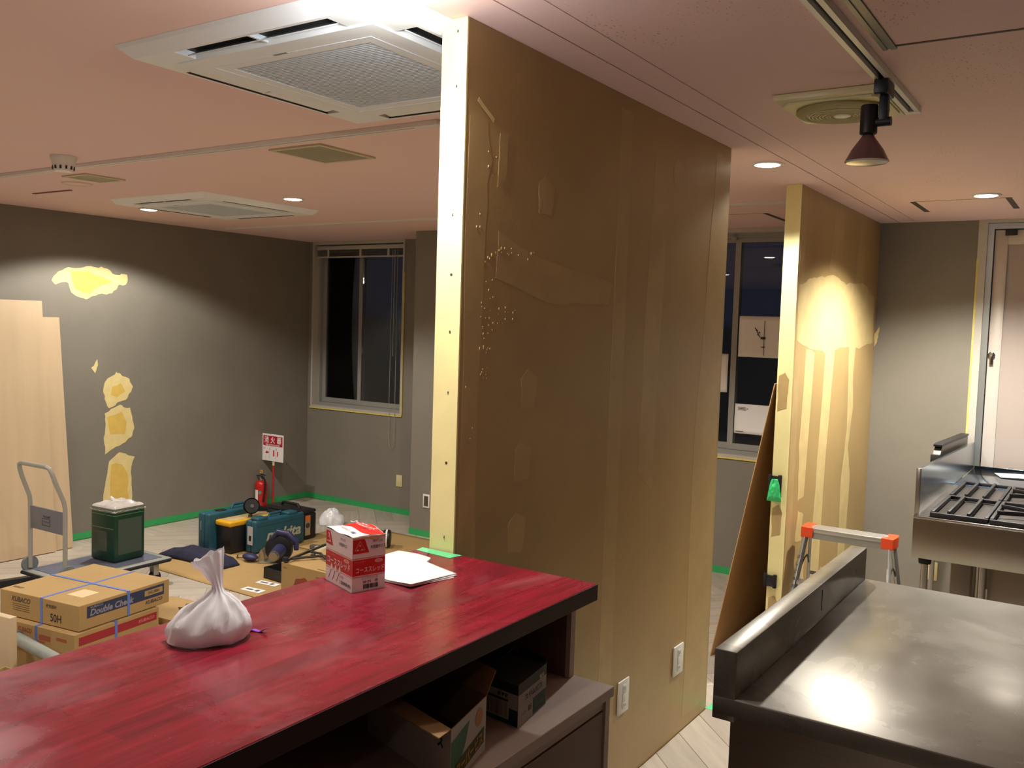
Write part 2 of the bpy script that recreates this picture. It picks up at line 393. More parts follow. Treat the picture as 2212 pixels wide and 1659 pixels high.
pl([(4.27, .40), (4.36, .46), (4.44, .44), (4.50, .42), (4.47, .33), (4.48, .1), (4.47, -.08), (4.24, -.08), (4.23, .15)], 57, amp=.016)
pl([(4.29, .38), (4.38, .36), (4.44, .28), (4.45, -.06), (4.27, -.06)], 58, M_PUTTY2, .012, .002)
pl([(4.12, 1.15), (4.17, 1.22), (4.18, 1.17), (4.15, 1.11)], 59, amp=.008)
# scrape marks on the grey wall beside the far partition
decal(wb, (0, YB, 0), (1, 0, 0), (0, 0, 1), blob([(-1.363, 1.60), (-1.335, 1.66), (-1.33, 1.6), (-1.363, 1.52)], 61, .012), M_PUTTYT, 'putty_patch', .0015)
# frame() normal points to +y for (x,z); flip the ones above to face the room
for o in wb.children: o.location.y = -.004

# ------------------------------------------------------------------ windows and door
M_GLASS = bpy.data.materials.new('window_glass'); M_GLASS.use_nodes = True
n = M_GLASS.node_tree; n.nodes.clear(); ou = n.nodes.new('ShaderNodeOutputMaterial'); tr = n.nodes.new('ShaderNodeBsdfTransparent'); gl = n.nodes.new('ShaderNodeBsdfGlossy')
gl.inputs['Roughness'].default_value = 0.0; fr = n.nodes.new('ShaderNodeFresnel'); fr.inputs['IOR'].default_value = 1.45; mx = n.nodes.new('ShaderNodeMixShader'); tr.inputs[0].default_value = (.86, .9, .92, 1)
n.links.new(fr.outputs[0], mx.inputs[0]); n.links.new(tr.outputs[0], mx.inputs[1]); n.links.new(gl.outputs[0], mx.inputs[2]); n.links.new(mx.outputs[0], ou.inputs[0])
M_CASE = mat('window_casing_white', '#b9b4a8', 0.45)
M_YT = mat('yellow_masking', '#d9c66a', 0.6, var=.1, vscale=40)
def window(name, W, mull, tape_left=True):
    x0, x1, z0, z1 = W
    g = G(); t = .018
    g.box(x0, YB-.012, z0, x0+t, YB+.14, z1-.001); g.box(x1-t, YB-.012, z0, x1, YB+.14, z1-.001)
    g.box(x0+t, YB-.012, z0, x1-t, YB+.14, z0+t); g.box(x0+t, YB-.012, z1-.03, x1-t, YB+.14, z1-.001)
    o = struct(name, g, M_CASE)
    ix0, ix1, iz0, iz1 = x0+t, x1-t, z0+t, z1-.03
    g = G()
    g.box(ix0, YB+.06, iz0, ix0+.03, YB+.14, iz1); g.box(ix1-.03, YB+.06, iz0, ix1, YB+.14, iz1)
    g.box(ix0+.03, YB+.05, iz0, ix1-.03, YB+.14, iz0+.028); g.box(ix0+.03, YB+.06, iz1-.035, ix1-.03, YB+.14, iz1)
    obj('outer_frame', g, M_ALUW, o)
    for k, (a, b, yy) in enumerate(((ix0+.03, mull+.022, YB+.098), (mull-.022, ix1-.03, YB+.07))):
        g = G(); st = .042
        g.box(a, yy, iz0+.03, a+st, yy+.022, iz1-.036); g.box(b-st, yy, iz0+.03, b, yy+.022, iz1-.036)
        g.box(a+st, yy, iz0+.03, b-st, yy+.022, iz0+.075); g.box(a+st, yy, iz1-.066, b-st, yy+.022, iz1-.036)
        s = obj('sash', g, M_ALUW, o)
        obj('pane', G().box(a+st, yy+.008, iz0+.075, b-st, yy+.013, iz1-.066), M_GLASS, s, smooth=False)
    g = G(); g.box(x0-.012, YB-.0135, z0-.014, x1+.002, YB-.0005, z0-.0005)
    g.box(x1+.0005, YB-.0135, z0, x1+.008, YB-.0005, z1-.3)
    obj('masking_tape', g, M_YT, o)
    return o
w1 = window('window_1', W1, -6.07)
w2 = window('window_2', W2, -2.354)
obj('lock', G().box(-2.40, YB+.03, 2.262, -2.36, YB+.058, 2.282), M_ALUW, w2)
# folded-up venetian blind in window 1
bl = thing('venetian_blind', 'raised slim venetian blind with its cord loop in the left window', 'blind', (-6.05, YB+.02, 2.2))
def L(o, x, y, z): return (x-o.location.x, y-o.location.y, z-o.location.z)
def bx(o, x0, y0, z0, x1, y1, z1, bev=0, seg=2):
    a = L(o, x0, y0, z0); b = L(o, x1, y1, z1); return G().box(*a, *b, bev, seg)
obj('head_rail', bx(bl, -6.60, YB+.002, 2.262, -5.485, YB+.035, 2.300, .003), M_CASE, bl)
for k in range(6):
    obj('slat', bx(bl, -6.595, YB+.004, 2.207+k*.008, -5.49, YB+.030, 2.2095+k*.008), mat('slat_grey', '#6f6c62', .5), bl)
obj('bottom_rail', bx(bl, -6.595, YB+.003, 2.185, -5.49, YB+.031, 2.200, .003), M_CASE, bl)
for x in (-6.44, -6.02, -5.67):
    obj('bracket', bx(bl, x-.012, YB-.002, 2.198, x+.012, YB+.003, 2.264), M_CASE, bl)
path = [(-5.60, 0, 2.25), (-5.603, 0, 1.6), (-5.605, 0, .9), (-5.60, 0, .50), (-5.588, 0, .43), (-5.57, 0, .405), (-5.548, 0, .42), (-5.535, 0, .50), (-5.535, 0, 1.2), (-5.54, 0, 2.25)]
obj('pull_cord', G().tube([L(bl, p[0], YB-.02, p[2]) for p in path], .0022, 6), mat('cord_white', '#a8a496', .6), bl)
obj('tilt_wand', G().tube([L(bl, -5.575, YB-.016, 2.25), L(bl, -5.578, YB-.016, 1.27)], .0035, 6), mat('cord_white', '#a8a496', .6), bl)

# papers taped inside window 2
def sheet(x0, x1, z0, z1, lab, yy, seed):
    t = thing('paper_sheet', lab, 'paper', ((x0+x1)/2, yy, z0), 0, 'papers taped in the narrow window')
    g = G(); 
    def fn(a, b): 
        return L(t, x0+(x1-x0)*a, yy-.004*math.sin(a*5+seed)*math.sin(b*3), z0+(z1-z0)*b)
    obj('sheet', g.grid(10, 8, fn), M_PAPER, t, thick=.0006)
    return t
yy = YB+.062
s1 = sheet(-2.318, -1.90, 1.415, 1.712, 'upper paper with a plan drawing taped inside the narrow window', yy, 1)
lines = G()
for (a, b, c, d, wd) in ((-2.13, 1.43, -2.13, 1.68, .002), (-2.20, 1.63, -2.16, 1.56, .003), (-2.155, 1.555, -2.12, 1.555, .008), (-2.15, 1.49, -2.12, 1.49, .003)):
    v = V3(c-a, 0, d-b); nn = V3(-v.z, 0, v.x).normalized()*wd
    q = [V3(a, 0, b)-nn, V3(c, 0, d)-nn, V3(c, 0, d)+nn, V3(a, 0, b)+nn]
    lines.quad(*[L(s1, p.x, yy-.0055, p.z) for p in q])
for (x, z) in ((-2.185, 1.61), (-2.165, 1.595), (-2.175, 1.58)): lines.cyl(L(s1, x, yy-.0056, z), L(s1, x, yy-.0050, z), .006, seg=8)
obj('drawing', lines, M_BP, s1, smooth=False)
s2 = sheet(-2.322, -1.99, .852, 1.070, 'lower paper taped inside the narrow window above the leaning board', yy, 2)
lines = G()
for i in range(3): lines.box(*L(s2, -2.30, yy-.006, 1.045-.01*i), *L(s2, -2.30+.06+.02*(i % 2), yy-.0055, 1.048-.01*i))
lines.box(*L(s2, -2.31, yy-.006, .866), *L(s2, -2.25, yy-.0055, .870))
obj('writing', lines, M_BP, s2, smooth=False)
s3 = sheet(-2.62, -2.40, 1.145, 1.430, 'paper on the left pane, cut off by the near partition', YB+.09, 3)

# door 1 (behind the range)
M_DOORW = mat('door_panel_white', '#a99b91', .45)
d = struct('door_1', G().box(D1[0], YB-.008, FL, D1[0]+.052, YB+.14, H-.001).box(D1[1]-.05, YB-.008, FL, D1[1], YB+.14, H-.001).box(D1[0]+.052, YB-.008, 2.322, D1[1]-.05, YB+.14, H-.001), M_CASE)
g = G(); x0 = D1[0]+.052; x1 = D1[1]-.05
g.box(x0, YB+.01, FL, x0+.035, YB+.13, 2.32); g.box(x1-.035, YB+.01, FL, x1, YB+.13, 2.32); g.box(x0+.035, YB+.01, 2.285, x1-.035, YB+.13, 2.32)
obj('door_frame', g, M_ALU, d)
lx0, lx1 = x0+.040, x1-.040
lf = obj('door_leaf', G().box(lx0, YB+.03, FL+.01, lx0+.072, YB+.07, 2.28, .002).box(lx1-.072, YB+.03, FL+.01, lx1, YB+.07, 2.28, .002).box(lx0+.072, YB+.03, 2.19, lx1-.072, YB+.07, 2.28, .002).box(lx0+.072, YB+.03, FL+.01, lx1-.072, YB+.07, FL+.2, .002), mat('door_stile', '#c8bdb2', .35, metal=.15), d)
obj('panel', G().box(lx0+.072, YB+.045, FL+.2, lx1-.072, YB+.055, 2.19), M_DOORW, lf)
obj('closer', G().box(lx0+.055, YB+.012, 2.245, lx0+.12, YB+.03, 2.283, .002), M_BLACK, lf)
g = G(); g.cyl((lx0+.022, YB+.03, 1.50), (lx0+.022, YB+.012, 1.50), .02, seg=16); g.box(lx0+.012, YB+.008, 1.44, lx0+.034, YB+.022, 1.52, .004)
obj('lock', g, mat('lock_chrome', '#9a9792', .2, metal=1), lf)
obj('masking_tape', G().box(D1[0]-.001, YB-.010, FL+.3, D1[0]+.010, YB-.0085, 2.1), M_YT, d)

# ------------------------------------------------------------------ wall plates
def plate(name, lab, O, U, kind, w_=.07, h_=.115):
    """O centre on the wall, U to the right along the wall"""
    U = Vector(U); N = U.cross(V3(0, 0, 1)); F = Matrix(((U.x, N.x, 0, O[0]), (U.y, N.y, 0, O[1]), (0, 0, 1, O[2]), (0, 0, 0, 1)))
    t = thing(name, lab, 'switch plate' if 'switch' in name else 'outlet', (0, 0, 0)); t.matrix_world = F
    # local: x right, y towards the room (N), z up
    obj('cover', G().box(-w_/2, 0.0008, -h_/2, w_/2, .008, h_/2, .003), M_WHITE if kind != 'ivory' else M_IVORY, t)
    if kind == 'outlet':
        for dz in (.03, 0, -.03):
            s = obj('socket', G().box(-.012, .008, dz-.013, .012, .0105, dz+.013, .002), M_WHITE, t)
            if dz: obj('slot', G().box(-.006, .0104, dz-.005, -.004, .0108, dz+.005).box(.004, .0104, dz-.005, .006, .0108, dz+.005), M_DARK, s)
    elif kind == 'dark':
        obj('insert', G().box(-w_/2+.014, .008, -h_/2+.016, w_/2-.014, .0092, h_/2-.016), mat('insert_dark', '#4c4636', .6), t)
    else:
        obj('insert', G().box(-w_/2+.018, .008, -h_/2+.024, w_/2-.018, .0095, h_/2-.024, .001), M_IVORY, t)
    return t
X1 = -1.363
# in this local frame N must point into the room: U x Z = N
plate('outlet_plate', 'white wall outlet nearer the shelf on the brown partition', (X1, 2.81, .322), (0, -1, 0) if False else (0, 1, 0), 'outlet', .08, .118)
plate('outlet_plate', 'white wall outlet farther back on the brown partition, near its end', (X1, 3.285, .312), (0, 1, 0), 'outlet', .09, .118)
plate('switch_plate', 'cream blank plate low on the back wall under the left window', (-5.472, YB, .118), (-1, 0, 0) if False else (1, 0, 0), 'ivory', .072, .108)
plate('outlet_box', 'open cream-framed outlet box low on the column', (-4.705, 5.87, .112), (1, 0, 0), 'dark', .07, .115)
plate('outlet_plate', 'cream outlet low on the grey wall beneath the gas range', (-.92, YB, .08), (1, 0, 0), 'ivory', .06, .12)

# ------------------------------------------------------------------ ceiling fixtures
def downlight(x, y, lab, r=.05, power=70, size=150, blend=.55, visible=True, emit=30, disc=None):
    t = thing('downlight', lab, 'ceiling light', (x, y, H), group='downlights in the ceiling')
    obj('trim_ring', G().lathe([(r+.022, -.0005), (r+.020, -.004), (r+.004, -.006), (r, -.002), (r, 0.0)], seg=40), M_WHITE, t)
    obj('lamp_face', G().lathe([(0, -.0105), (r*.6, -.0095), (r-.001, -.0065), (r-.001, -.0008), (0, -.0008)], seg=32), mat('lamp_glow', (1, .9, .7), .5, emit=(1, .90, .70, emit)), t, smooth=False)
    ld = bpy.data.lights.new('spot', 'SPOT'); ld.energy = power*POWER; ld.color = WARM; ld.spot_size = math.radians(size); ld.spot_blend = blend; ld.shadow_soft_size = .045
    lo = bpy.data.objects.new('light', ld); C.objects.link(lo); lo.parent = t; lo.location = (0, 0, -.02)
    return t
downlight(-4.37, 4.04, 'lit downlight right of the far air conditioner panel', .052, 34, 142, .25)
downlight(-5.86, 4.05, 'lit downlight at the left corner of the far air conditioner panel', .052, 62, 142, .25)
downlight(-1.345, 4.02, 'lit downlight above the gap between the two partitions', .052, 46, 142, .25)
downlight(-.62, 5.31, 'lit downlight at right beside the rectangular ceiling hatch', .052, 146, 137, .55)
# more of the same grid, unseen; the last three are added kitchen fill lights
downlight(-2.93, 4.05, 'downlight hidden behind the near partition', .052, 34, 142, .25)
downlight(-4.37, 1.46, 'downlight out of frame over the dining side', .052, 34, 150, .6)
downlight(-5.86, 1.46, 'downlight out of frame near the left wall', .052, 34, 150, .6)
downlight(-2.92, 1.30, 'downlight out of frame beyond the red counter', .052, 26, 150, .6)
downlight(-3.6, -1.0, 'downlight out of frame behind the dining side', .052, 34, 160, .6)
downlight(-.97, 1.0, 'added fill light out of frame above the edge of the red counter', .052, 3, 150, .6)  # weak added lamp, placed to reflect in the range front
downlight(.7, 3.6, 'added fill light out of frame over the steel worktop end', .052, 8, 150, .6)  # added fill for the kitchen, no fitting known here
downlight(.2, -1.4, 'added fill light out of frame behind the viewer', .052, 4, 150, .6)  # added weak fill from behind the camera

def cassette(x0, y0, x1, y1, lab):
    t = thing('ceiling_air_conditioner', lab, 'air conditioner', ((x0+x1)/2, (y0+y1)/2, H)); a = (x1-x0)/2; b = (y1-y0)/2; t['group'] = 'ceiling air conditioners'
    z = -.034; s = .262; si = .368; so = .440; sl = .29
    g = G()
    R = [(a, b, -.0005), (a-.008, b-.008, -.010), (so+.012, so+.012, z), (so, so, z)]
    rings = []
    for (p, q, zz) in R: rings.append([g.b.verts.new((sx_*p, sy_*q, zz)) for sx_, sy_ in ((-1, -1), (1, -1), (1, 1), (-1, 1))])
    for r0, r1 in zip(rings, rings[1:]):
        for k in range(4): g.b.faces.new([r0[k], r0[(k+1) % 4], r1[(k+1) % 4], r1[k]])
    for sx_ in (-1, 1):
        for sy_ in (-1, 1): g.box(sx_*so, sy_*so, z, sx_*sl, sy_*sl, z+.02)
    obj('border_panel', g, M_ACW, t, smooth=False)
    for k in range(4):
        Mr = Matrix.Rotation(k*PI/2, 4, 'Z')
        obj('air_outlet', G().box(-sl, -so, z+.018, sl, -si, z+.021, M=Mr), M_DARK, t)
        obj('outlet_divider', G().box(-.004, -so+.002, z+.004, .004, -si, z+.017, M=Mr), M_ACG, t)
        hh_ = .014 if k in (0, 1) else .030
        fl_ = G().box(-(sl-.012), -.001, -hh_, sl-.012, .002, hh_)
        tilt = Matrix.Translation((0, -(si+.016) if k in (0, 1) else -(si+so)/2, z+.009)) @ Matrix.Rotation(math.radians(-62 if k in (0, 1) else -84), 4, 'X')
        bmesh.ops.transform(fl_.b, matrix=Mr @ tilt, verts=fl_.b.verts[:]); obj('air_flap', fl_, M_ACW, t)
    g = G(); o1 = si
    for (p0, q0, p1, q1) in ((-o1, -o1, o1, -s), (-o1, s, o1, o1), (-o1, -s, -s, s), (s, -s, o1, s)): g.box(p0, q0, z-.004, p1, q1, z+.016)
    gr = obj('grille_frame', g, M_ACW, t)
    obj('frame_joint', G().tube([(-.30, -.30, z-.0042), (.30, -.30, z-.0042), (.30, .30, z-.0042), (-.30, .30, z-.0042)], .0012, 4, closed=True), M_ACG, t)
    obj('filter_backing', G().box(-s, -s, z+.010, s, s, z+.014), mat('filter_dark', '#c9d0d4', .7), t)
    slat = G().box(-s, -.0028, z-.002, s, .0028, z+.008); N = 44
    first = obj('grille_slat', slat, M_ACG, t); first.location = (0, -s+.006, 0)
    for i in range(1, N):
        c2 = first.copy(); C.objects.link(c2); c2.parent = t; c2.location = (0, -s+.006+i*(2*s-.012)/(N-1), 0)
    obj('maker_mark', G().box(-.05, -s-.042, z-.0048, .0, -s-.034, z-.0042), mat('mark_grey', '#6b6a66', .5), t)
    return t
cassette(-2.385, 1.535, -1.41, 2.515, 'large white ceiling air conditioner panel, nearest, cut by the partition edge')
cassette(-5.62, 3.59, -4.66, 4.55, 'smaller-looking far ceiling air conditioner panel near the left wall')

def track(x0, y0, x1, y1, lab, wd=.034, hh=.018, slot=.010, mslot=M_DARK, cat='track', name='lighting_track', rim=M_WHITE):
    t = thing(name, lab, cat, ((x0+x1)/2, (y0+y1)/2, H))
    t['group'] = 'lighting tracks on the ceiling'; lx = abs(x1-x0)/2; ly = abs(y1-y0)/2
    g = G()
    if lx > ly:
        g.box(-lx, -wd/2, -hh, lx, -slot/2, -.0005); g.box(-lx, slot/2, -hh, lx, wd/2, -.0005); g.box(lx-.09, -slot/2, -hh, lx, slot/2, -.0005)
        obj('rail', g, rim, t); obj('slot', G().box(-lx, -slot/2, -.006, lx-.09, slot/2, -.001), mslot, t)
        obj('end_cap', G().box(lx, -wd/2-.001, -hh-.001, lx+.03, wd/2+.001, -.0005, .002), rim, t)
    else:
        g.box(-wd/2, -ly, -hh, -slot/2, ly, -.0005); g.box(slot/2, -ly, -hh, wd/2, ly, -.0005)
        obj('rail', g, rim, t); obj('slot', G().box(-slot/2, -ly, -.006, slot/2, ly, -.001), mslot, t)
        obj('end_cap', G().box(-wd/2-.001, ly, -hh-.001, wd/2+.001, ly+.035, -.0005, .002), rim, t)
    return t
track(-6.6, 2.685, -2.165, 2.685, 'long grey lighting track running left from the near partition', .036, .018, .007)
track(-6.4, 5.175, -1.64, 5.175, 'thin white lighting track near the windows', .034, .014, .004)
track(-.603, -1.0, -.603, 3.185, 'white lighting track with black groove carrying the spotlight at right', .045, .020, .017)

# louvred vents
def vent(x0, y0, x1, y1, lab, n=14):
    t = thing('ceiling_vent', lab, 'vent', ((x0+x1)/2, (y0+y1)/2, H)); a = (x1-x0)/2; b = (y1-y0)/2; e = .022
    obj('frame', G().box(-a, -b, -.008, a, -b+e, -.0005).box(-a, b-e, -.008, a, b, -.0005).box(-a, -b+e, -.008, -a+e, b-e, -.0005).box(a-e, -b+e, -.008, a, b-e, -.0005), mat('vent_beige', '#c6bc9c', .5), t)
    obj('backing', G().box(-a+e, -b+e, -.002, a-e, b-e, -.0006), mat('vent_shadow', '#6c664e', .7), t)
    f0 = None
    for i in range(n):
        x = -a+e+(i+.5)*(2*a-2*e)/n
        if f0 is None: f0 = obj('louvre', G().box(-(a-e)/n*.62, -b+e, -.006, (a-e)/n*.62, b-e, -.0035), mat('vent_slat', '#b5ad8e', .5), t); f0.location.x = x
        else: c2 = f0.copy(); C.objects.link(c2); c2.parent = t; c2.location.x = x
    return t
vent(-3.20, 2.81, -2.88, 3.16, 'square beige louvred vent beyond the long lighting track')
vent(-4.93, 2.86, -4.70, 3.10, 'small pale louvred vent behind the smoke detector', 8)
t = thing('ceiling_speaker', 'faint round ceiling disc beside the small louvred vent', 'speaker', (-5.13, 3.07, H))
obj('disc', G().lathe([(0, -.006), (.07, -.006), (.085, -.003), (.09, -.0005)], seg=40), M_CEIL, t); obj('rim', G().lathe([(.078, -.0058), (.080, -.0075), (.083, -.0045)], seg=40), M_IVORY, t)
t = thing('smoke_detector', 'white dome heat detector hanging from the ceiling at far left', 'detector', (-4.31, 2.51, H))
obj('body', G().lathe([(.060, -.0005), (.060, -.012), (.056, -.020), (.050, -.045), (.046, -.062), (.040, -.072), (.0, -.074)], seg=40), M_WHITE, t)
for k in range(12):
    a = k*PI/6+.25; obj('opening', G().box(.0455, -.004, -.064, .051, .004, -.048, M=Matrix.Rotation(a, 4, 'Z')), M_DARK, t)
def hatch(x0, y0, x1, y1, lab, slots=True):
    t = thing('ceiling_hatch', lab, 'hatch', ((x0+x1)/2, (y0+y1)/2, H)); a = (x1-x0)/2; b = (y1-y0)/2
    obj('lid', G().box(-a+.03, -b+.002, -.0015, a-.03, b-.002, -.0003), M_CEILK, t)
    ms = mat('hatch_slot', '#4a4437', .6)
    if slots:
        obj('hinge_strip', G().box(-a, -b, -.0022, -a+.028, b, -.0004), ms, t); obj('hinge_strip', G().box(a-.028, -b, -.0022, a, b, -.0004), ms, t)
    obj('joint', G().box(-a+.028, -b-.001, -.0012, a-.028, -b+.003, -.0002), M_GROOVE, t); obj('joint', G().box(-a+.028, b-.003, -.0012, a-.028, b+.001, -.0002), M_GROOVE, t)
    return t
hatch(-1.01, 5.44, -.515, 5.90, 'rectangular ceiling hatch with two dark strips by the door')
hatch(-2.36, 5.66, -1.88, 6.12, 'ceiling hatch with a dark strip seen through the gap between partitions')
t = thing('ceiling_hatch', 'big ceiling hatch with grey metal edge at top right', 'hatch', (-.1, 2.0, H))
obj('lid', G().box(-.42, -.62, -.002, .5, .505, -.0004), M_CEILK, t)
obj('metal_edge', G().box(-.456, -.62, -.006, -.445, .530, -.0004).box(-.437, -.62, -.006, -.422, .530, -.0004).box(-.445, -.62, -.003, -.437, .53, -.0004), mat('edge_grey', '#8c8a80', .4, metal=.5), t)
obj('joint', G().box(-.422, .510, -.0025, .5, .520, -.0004), mat('joint_dark', '#5a4a42', .7), t)
t = thing('ceiling_slot', 'thin reddish joint strip in the ceiling above the pale boards', 'strip', (-5.66, 3.22, H))
obj('strip', G().box(-.21, -.012, -.004, .21, .012, -.0004), M_GROOVE, t)

# exhaust fan grille
t = thing('exhaust_fan', 'cream square exhaust fan with round ringed grille', 'fan', (-.785, 3.05, H))
obj('plate', G().box(-.165, -.185, -.020, .155, .185, -.0005, .003), M_IVORY, t)
obj('inner_plate', G().prism([(-.13, -.15), (.12, -.15), (.15, -.12), (.15, .12), (.12, .15), (-.13, .15), (-.155, .12), (-.155, -.12)], -.027, -.0205), mat('fan_cream', '#d8cd9a', .45), t)
obj('dish', G().lathe([(.140, -.0275), (.142, -.034), (.135, -.040), (.112, -.044), (.108, -.040), (.030, -.040)], seg=48), mat('fan_dish', '#a79a66', .5), t)
for i in range(7):
    rr = .100-i*.0105
    obj('ring', G().tube([(rr*math.cos(a*PI/18), rr*math.sin(a*PI/18), -.0445) for a in range(36)], .0016, 6, closed=True), mat('fan_ring', '#d8cfa6', .4), t)
obj('hub', G().lathe([(0, -.0475), (.022, -.047), (.028, -.0445), (.028, -.040)], seg=32), M_WHITE, t)

# track spotlight (switched off)
t = thing('track_spotlight', 'black track spotlight with unlit pinkish reflector bulb hanging at right', 'spotlight', (-.603, 2.783, H-.020))
obj('adapter', G().box(-.019, -.045, -.040, .019, .045, -.0005, .003), M_BLACK, t)
obj('stem', G().box(-.009, -.012, -.118, .015, .012, -.040, .002), M_BLACK, t)
obj('joint', G().cyl((-.02, 0, -.112), (.024, 0, -.112), .013, seg=20), M_BLACK, t)
obj('housing', G().lathe([(0, -.062), (.022, -.062), (.024, -.066), (.024, -.142), (.019, -.146), (0, -.146)], c=(-.037, 0, 0), seg=32), M_BLACK, t)
obj('bulb', G().lathe([(.014, -.1465), (.018, -.150), (.021, -.156), (.045, -.190), (.058, -.216), (.061, -.222)], c=(-.037, 0, 0), seg=40), mat('bulb_pink', '#7d5a5c', .18, metal=.3), t)
obj('bulb_lens', G().lathe([(.0605, -.222), (.056, -.226), (.03, -.229), (0, -.230)], c=(-.037, 0, 0), seg=40), mat('bulb_lens', '#c9c2b4', .15), t)

# lit bulb hanging just at the top edge of the frame, in front of the near air conditioner
t = thing('pendant_bulb', 'bright lit bulb at the top edge over the red counter', 'ceiling light', (-1.354, 1.46, H))
obj('canopy', G().lathe([(0, -.0005), (.035, -.0005), (.033, -.014), (.0, -.014)], seg=28), M_WHITE, t)
obj('holder', G().cyl((0, 0, -.014), (0, 0, -.042), .018, seg=24), M_WHITE, t)
obj('bulb', G().lathe([(0, -.042), (.018, -.044), (.040, -.058), (.043, -.066), (.036, -.072), (0, -.073)], seg=32), mat('bulb_glow', (1, .95, .9), .5, emit=(1, .95, .92, 30)), t)
ld = bpy.data.lights.new('spot', 'SPOT'); ld.energy = 21*POWER; ld.color = (1.0, .93, .84); ld.spot_size = math.radians(158); ld.spot_blend = .25; ld.shadow_soft_size = .03
lo = bpy.data.objects.new('light', ld); C.objects.link(lo); lo.parent = t; lo.location = (0, 0, -.09)
ld = bpy.data.lights.new('glow', 'POINT'); ld.energy = 10; ld.color = (.92, .95, 1.0); ld.shadow_soft_size = .03
lo = bpy.data.objects.new('light', ld); C.objects.link(lo); lo.parent = t; lo.location = (0, 0, -.108)

# ------------------------------------------------------------------ red counter with its base cabinet
def red_mat():
    m = mat('red_stained_staves', '#8c1528', .28, spec=.45); n, Lk, b = nodes_of(m)
    t = n.new('ShaderNodeTexCoord'); mp = n.new('ShaderNodeMapping'); mp.inputs['Rotation'].default_value = (0, 0, PI/2); Lk.new(t.outputs['Object'], mp.inputs[0])
    br = n.new('ShaderNodeTexBrick'); br.inputs['Scale'].default_value = 1; br.inputs['Brick Width'].default_value = .42; br.inputs['Row Height'].default_value = .055; br.offset = .37
    br.inputs['Mortar Size'].default_value = .0004; br.inputs['Color1'].default_value = srgb('#84182a'); br.inputs['Color2'].default_value = srgb('#641624'); br.inputs['Mortar'].default_value = srgb('#661424'); br.inputs['Bias'].default_value = -.35
    Lk.new(mp.outputs[0], br.inputs['Vector'])
    m2 = n.new('ShaderNodeMapping'); m2.inputs['Scale'].default_value = (16, 1.2, 1); Lk.new(t.outputs['Object'], m2.inputs[0])
    nz = n.new('ShaderNodeTexNoise'); nz.inputs['Scale'].default_value = 4; nz.inputs['Detail'].default_value = 6; Lk.new(m2.outputs[0], nz.inputs['Vector'])
    h = n.new('ShaderNodeHueSaturation'); Lk.new(br.outputs['Color'], h.inputs['Color']); r_ = n.new('ShaderNodeMapRange'); r_.inputs['From Min'].default_value = .3; r_.inputs['From Max'].default_value = .7; r_.inputs['To Min'].default_value = .72; r_.inputs['To Max'].default_value = 1.25
    Lk.new(nz.outputs['Fac'], r_.inputs[0]); Lk.new(r_.outputs[0], h.inputs['Value'])
    # pale dust film in patches
    m3 = n.new('ShaderNodeMapping'); m3.inputs['Scale'].default_value = (3.2, 2.0, 1); m3.inputs['Location'].default_value = (.8, .3, 0); Lk.new(t.outputs['Object'], m3.inputs[0])
    d = n.new('ShaderNodeTexNoise'); d.inputs['Scale'].default_value = 1.6; d.inputs['Detail'].default_value = 8; d.inputs['Roughness'].default_value = .62; d.inputs['Distortion'].default_value = .8; Lk.new(m3.outputs[0], d.inputs['Vector'])
    r2_ = n.new('ShaderNodeMapRange'); r2_.inputs['From Min'].default_value = .50; r2_.inputs['From Max'].default_value = .78; r2_.inputs['To Max'].default_value = .28; Lk.new(d.outputs['Fac'], r2_.inputs[0])
    mx = n.new('ShaderNodeMix'); mx.data_type = 'RGBA'; mx.inputs['B'].default_value = srgb('#a87476'); Lk.new(h.outputs[0], mx.inputs['A']); Lk.new(r2_.outputs[0], mx.inputs['Factor']); Lk.new(mx.outputs['Result'], b.inputs['Base Color'])
    r3 = n.new('ShaderNodeMapRange'); r3.inputs['From Min'].default_value = .4; r3.inputs['From Max'].default_value = .7; r3.inputs['To Min'].default_value = .20; r3.inputs['To Max'].default_value = .42; Lk.new(d.outputs['Fac'], r3.inputs[0]); Lk.new(r3.outputs[0], b.inputs['Roughness'])
    return m
M_REDC = red_mat(); CT = 1.02; Y0 = -1.2; YE = 1.806
M_CAB = mat('cabinet_pinkish', '#b8a397', .5, var=.03, vscale=4); M_CABD = mat('cabinet_brown', '#6d4c3c', .45, var=.05, vscale=4)
ct = thing('bar_counter', 'long red-stained wooden bar counter with open shelf beneath', 'counter', (-1.2, .3, 0))
top = obj('worktop', bx(ct, -1.457, Y0, CT-.038, -.949, YE, CT, .0012, 1), M_REDC, ct)
obj('front_edge', bx(ct, -.9492, Y0, CT-.037, -.9475, YE, CT-.0015), mat('dark_red_edge', '#2e1114', .35), ct)
obj('end_edge', bx(ct, -1.362, YE, CT-.037, -.9475, YE+.0012, CT-.0015), mat('dark_red_edge', '#2e1114', .35), ct)
obj('back_panel', bx(ct, -1.435, Y0, FL+.002, -1.415, YE-.002, CT-.0385), M_CABD, ct)
obj('side_panel', bx(ct, -1.414, YE-.022, .796, -1.012, YE-.002, CT-.0385), M_CABD, ct)
obj('edge_strip', bx(ct, -1.0118, YE-.022, .796, -1.0, YE-.002, CT-.0385), M_CAB, ct)
obj('shelf', bx(ct, -1.414, Y0, .772, -.897, YE+.002, .795, .001, 1), M_CAB, ct)
obj('lower_side_panel', bx(ct, -1.414, YE-.020, .002, -.905, YE, .771), M_CAB, ct)
obj('rail', bx(ct, -.925, Y0, .745, -.912, YE-.021, .771), M_CAB, ct)
for i in range(4):
    y1 = YE-.024-i*.62; obj('drawer_front', bx(ct, -.925, y1-.61, .03, -.908, y1, .742, .0015, 1), M_CABD, ct)
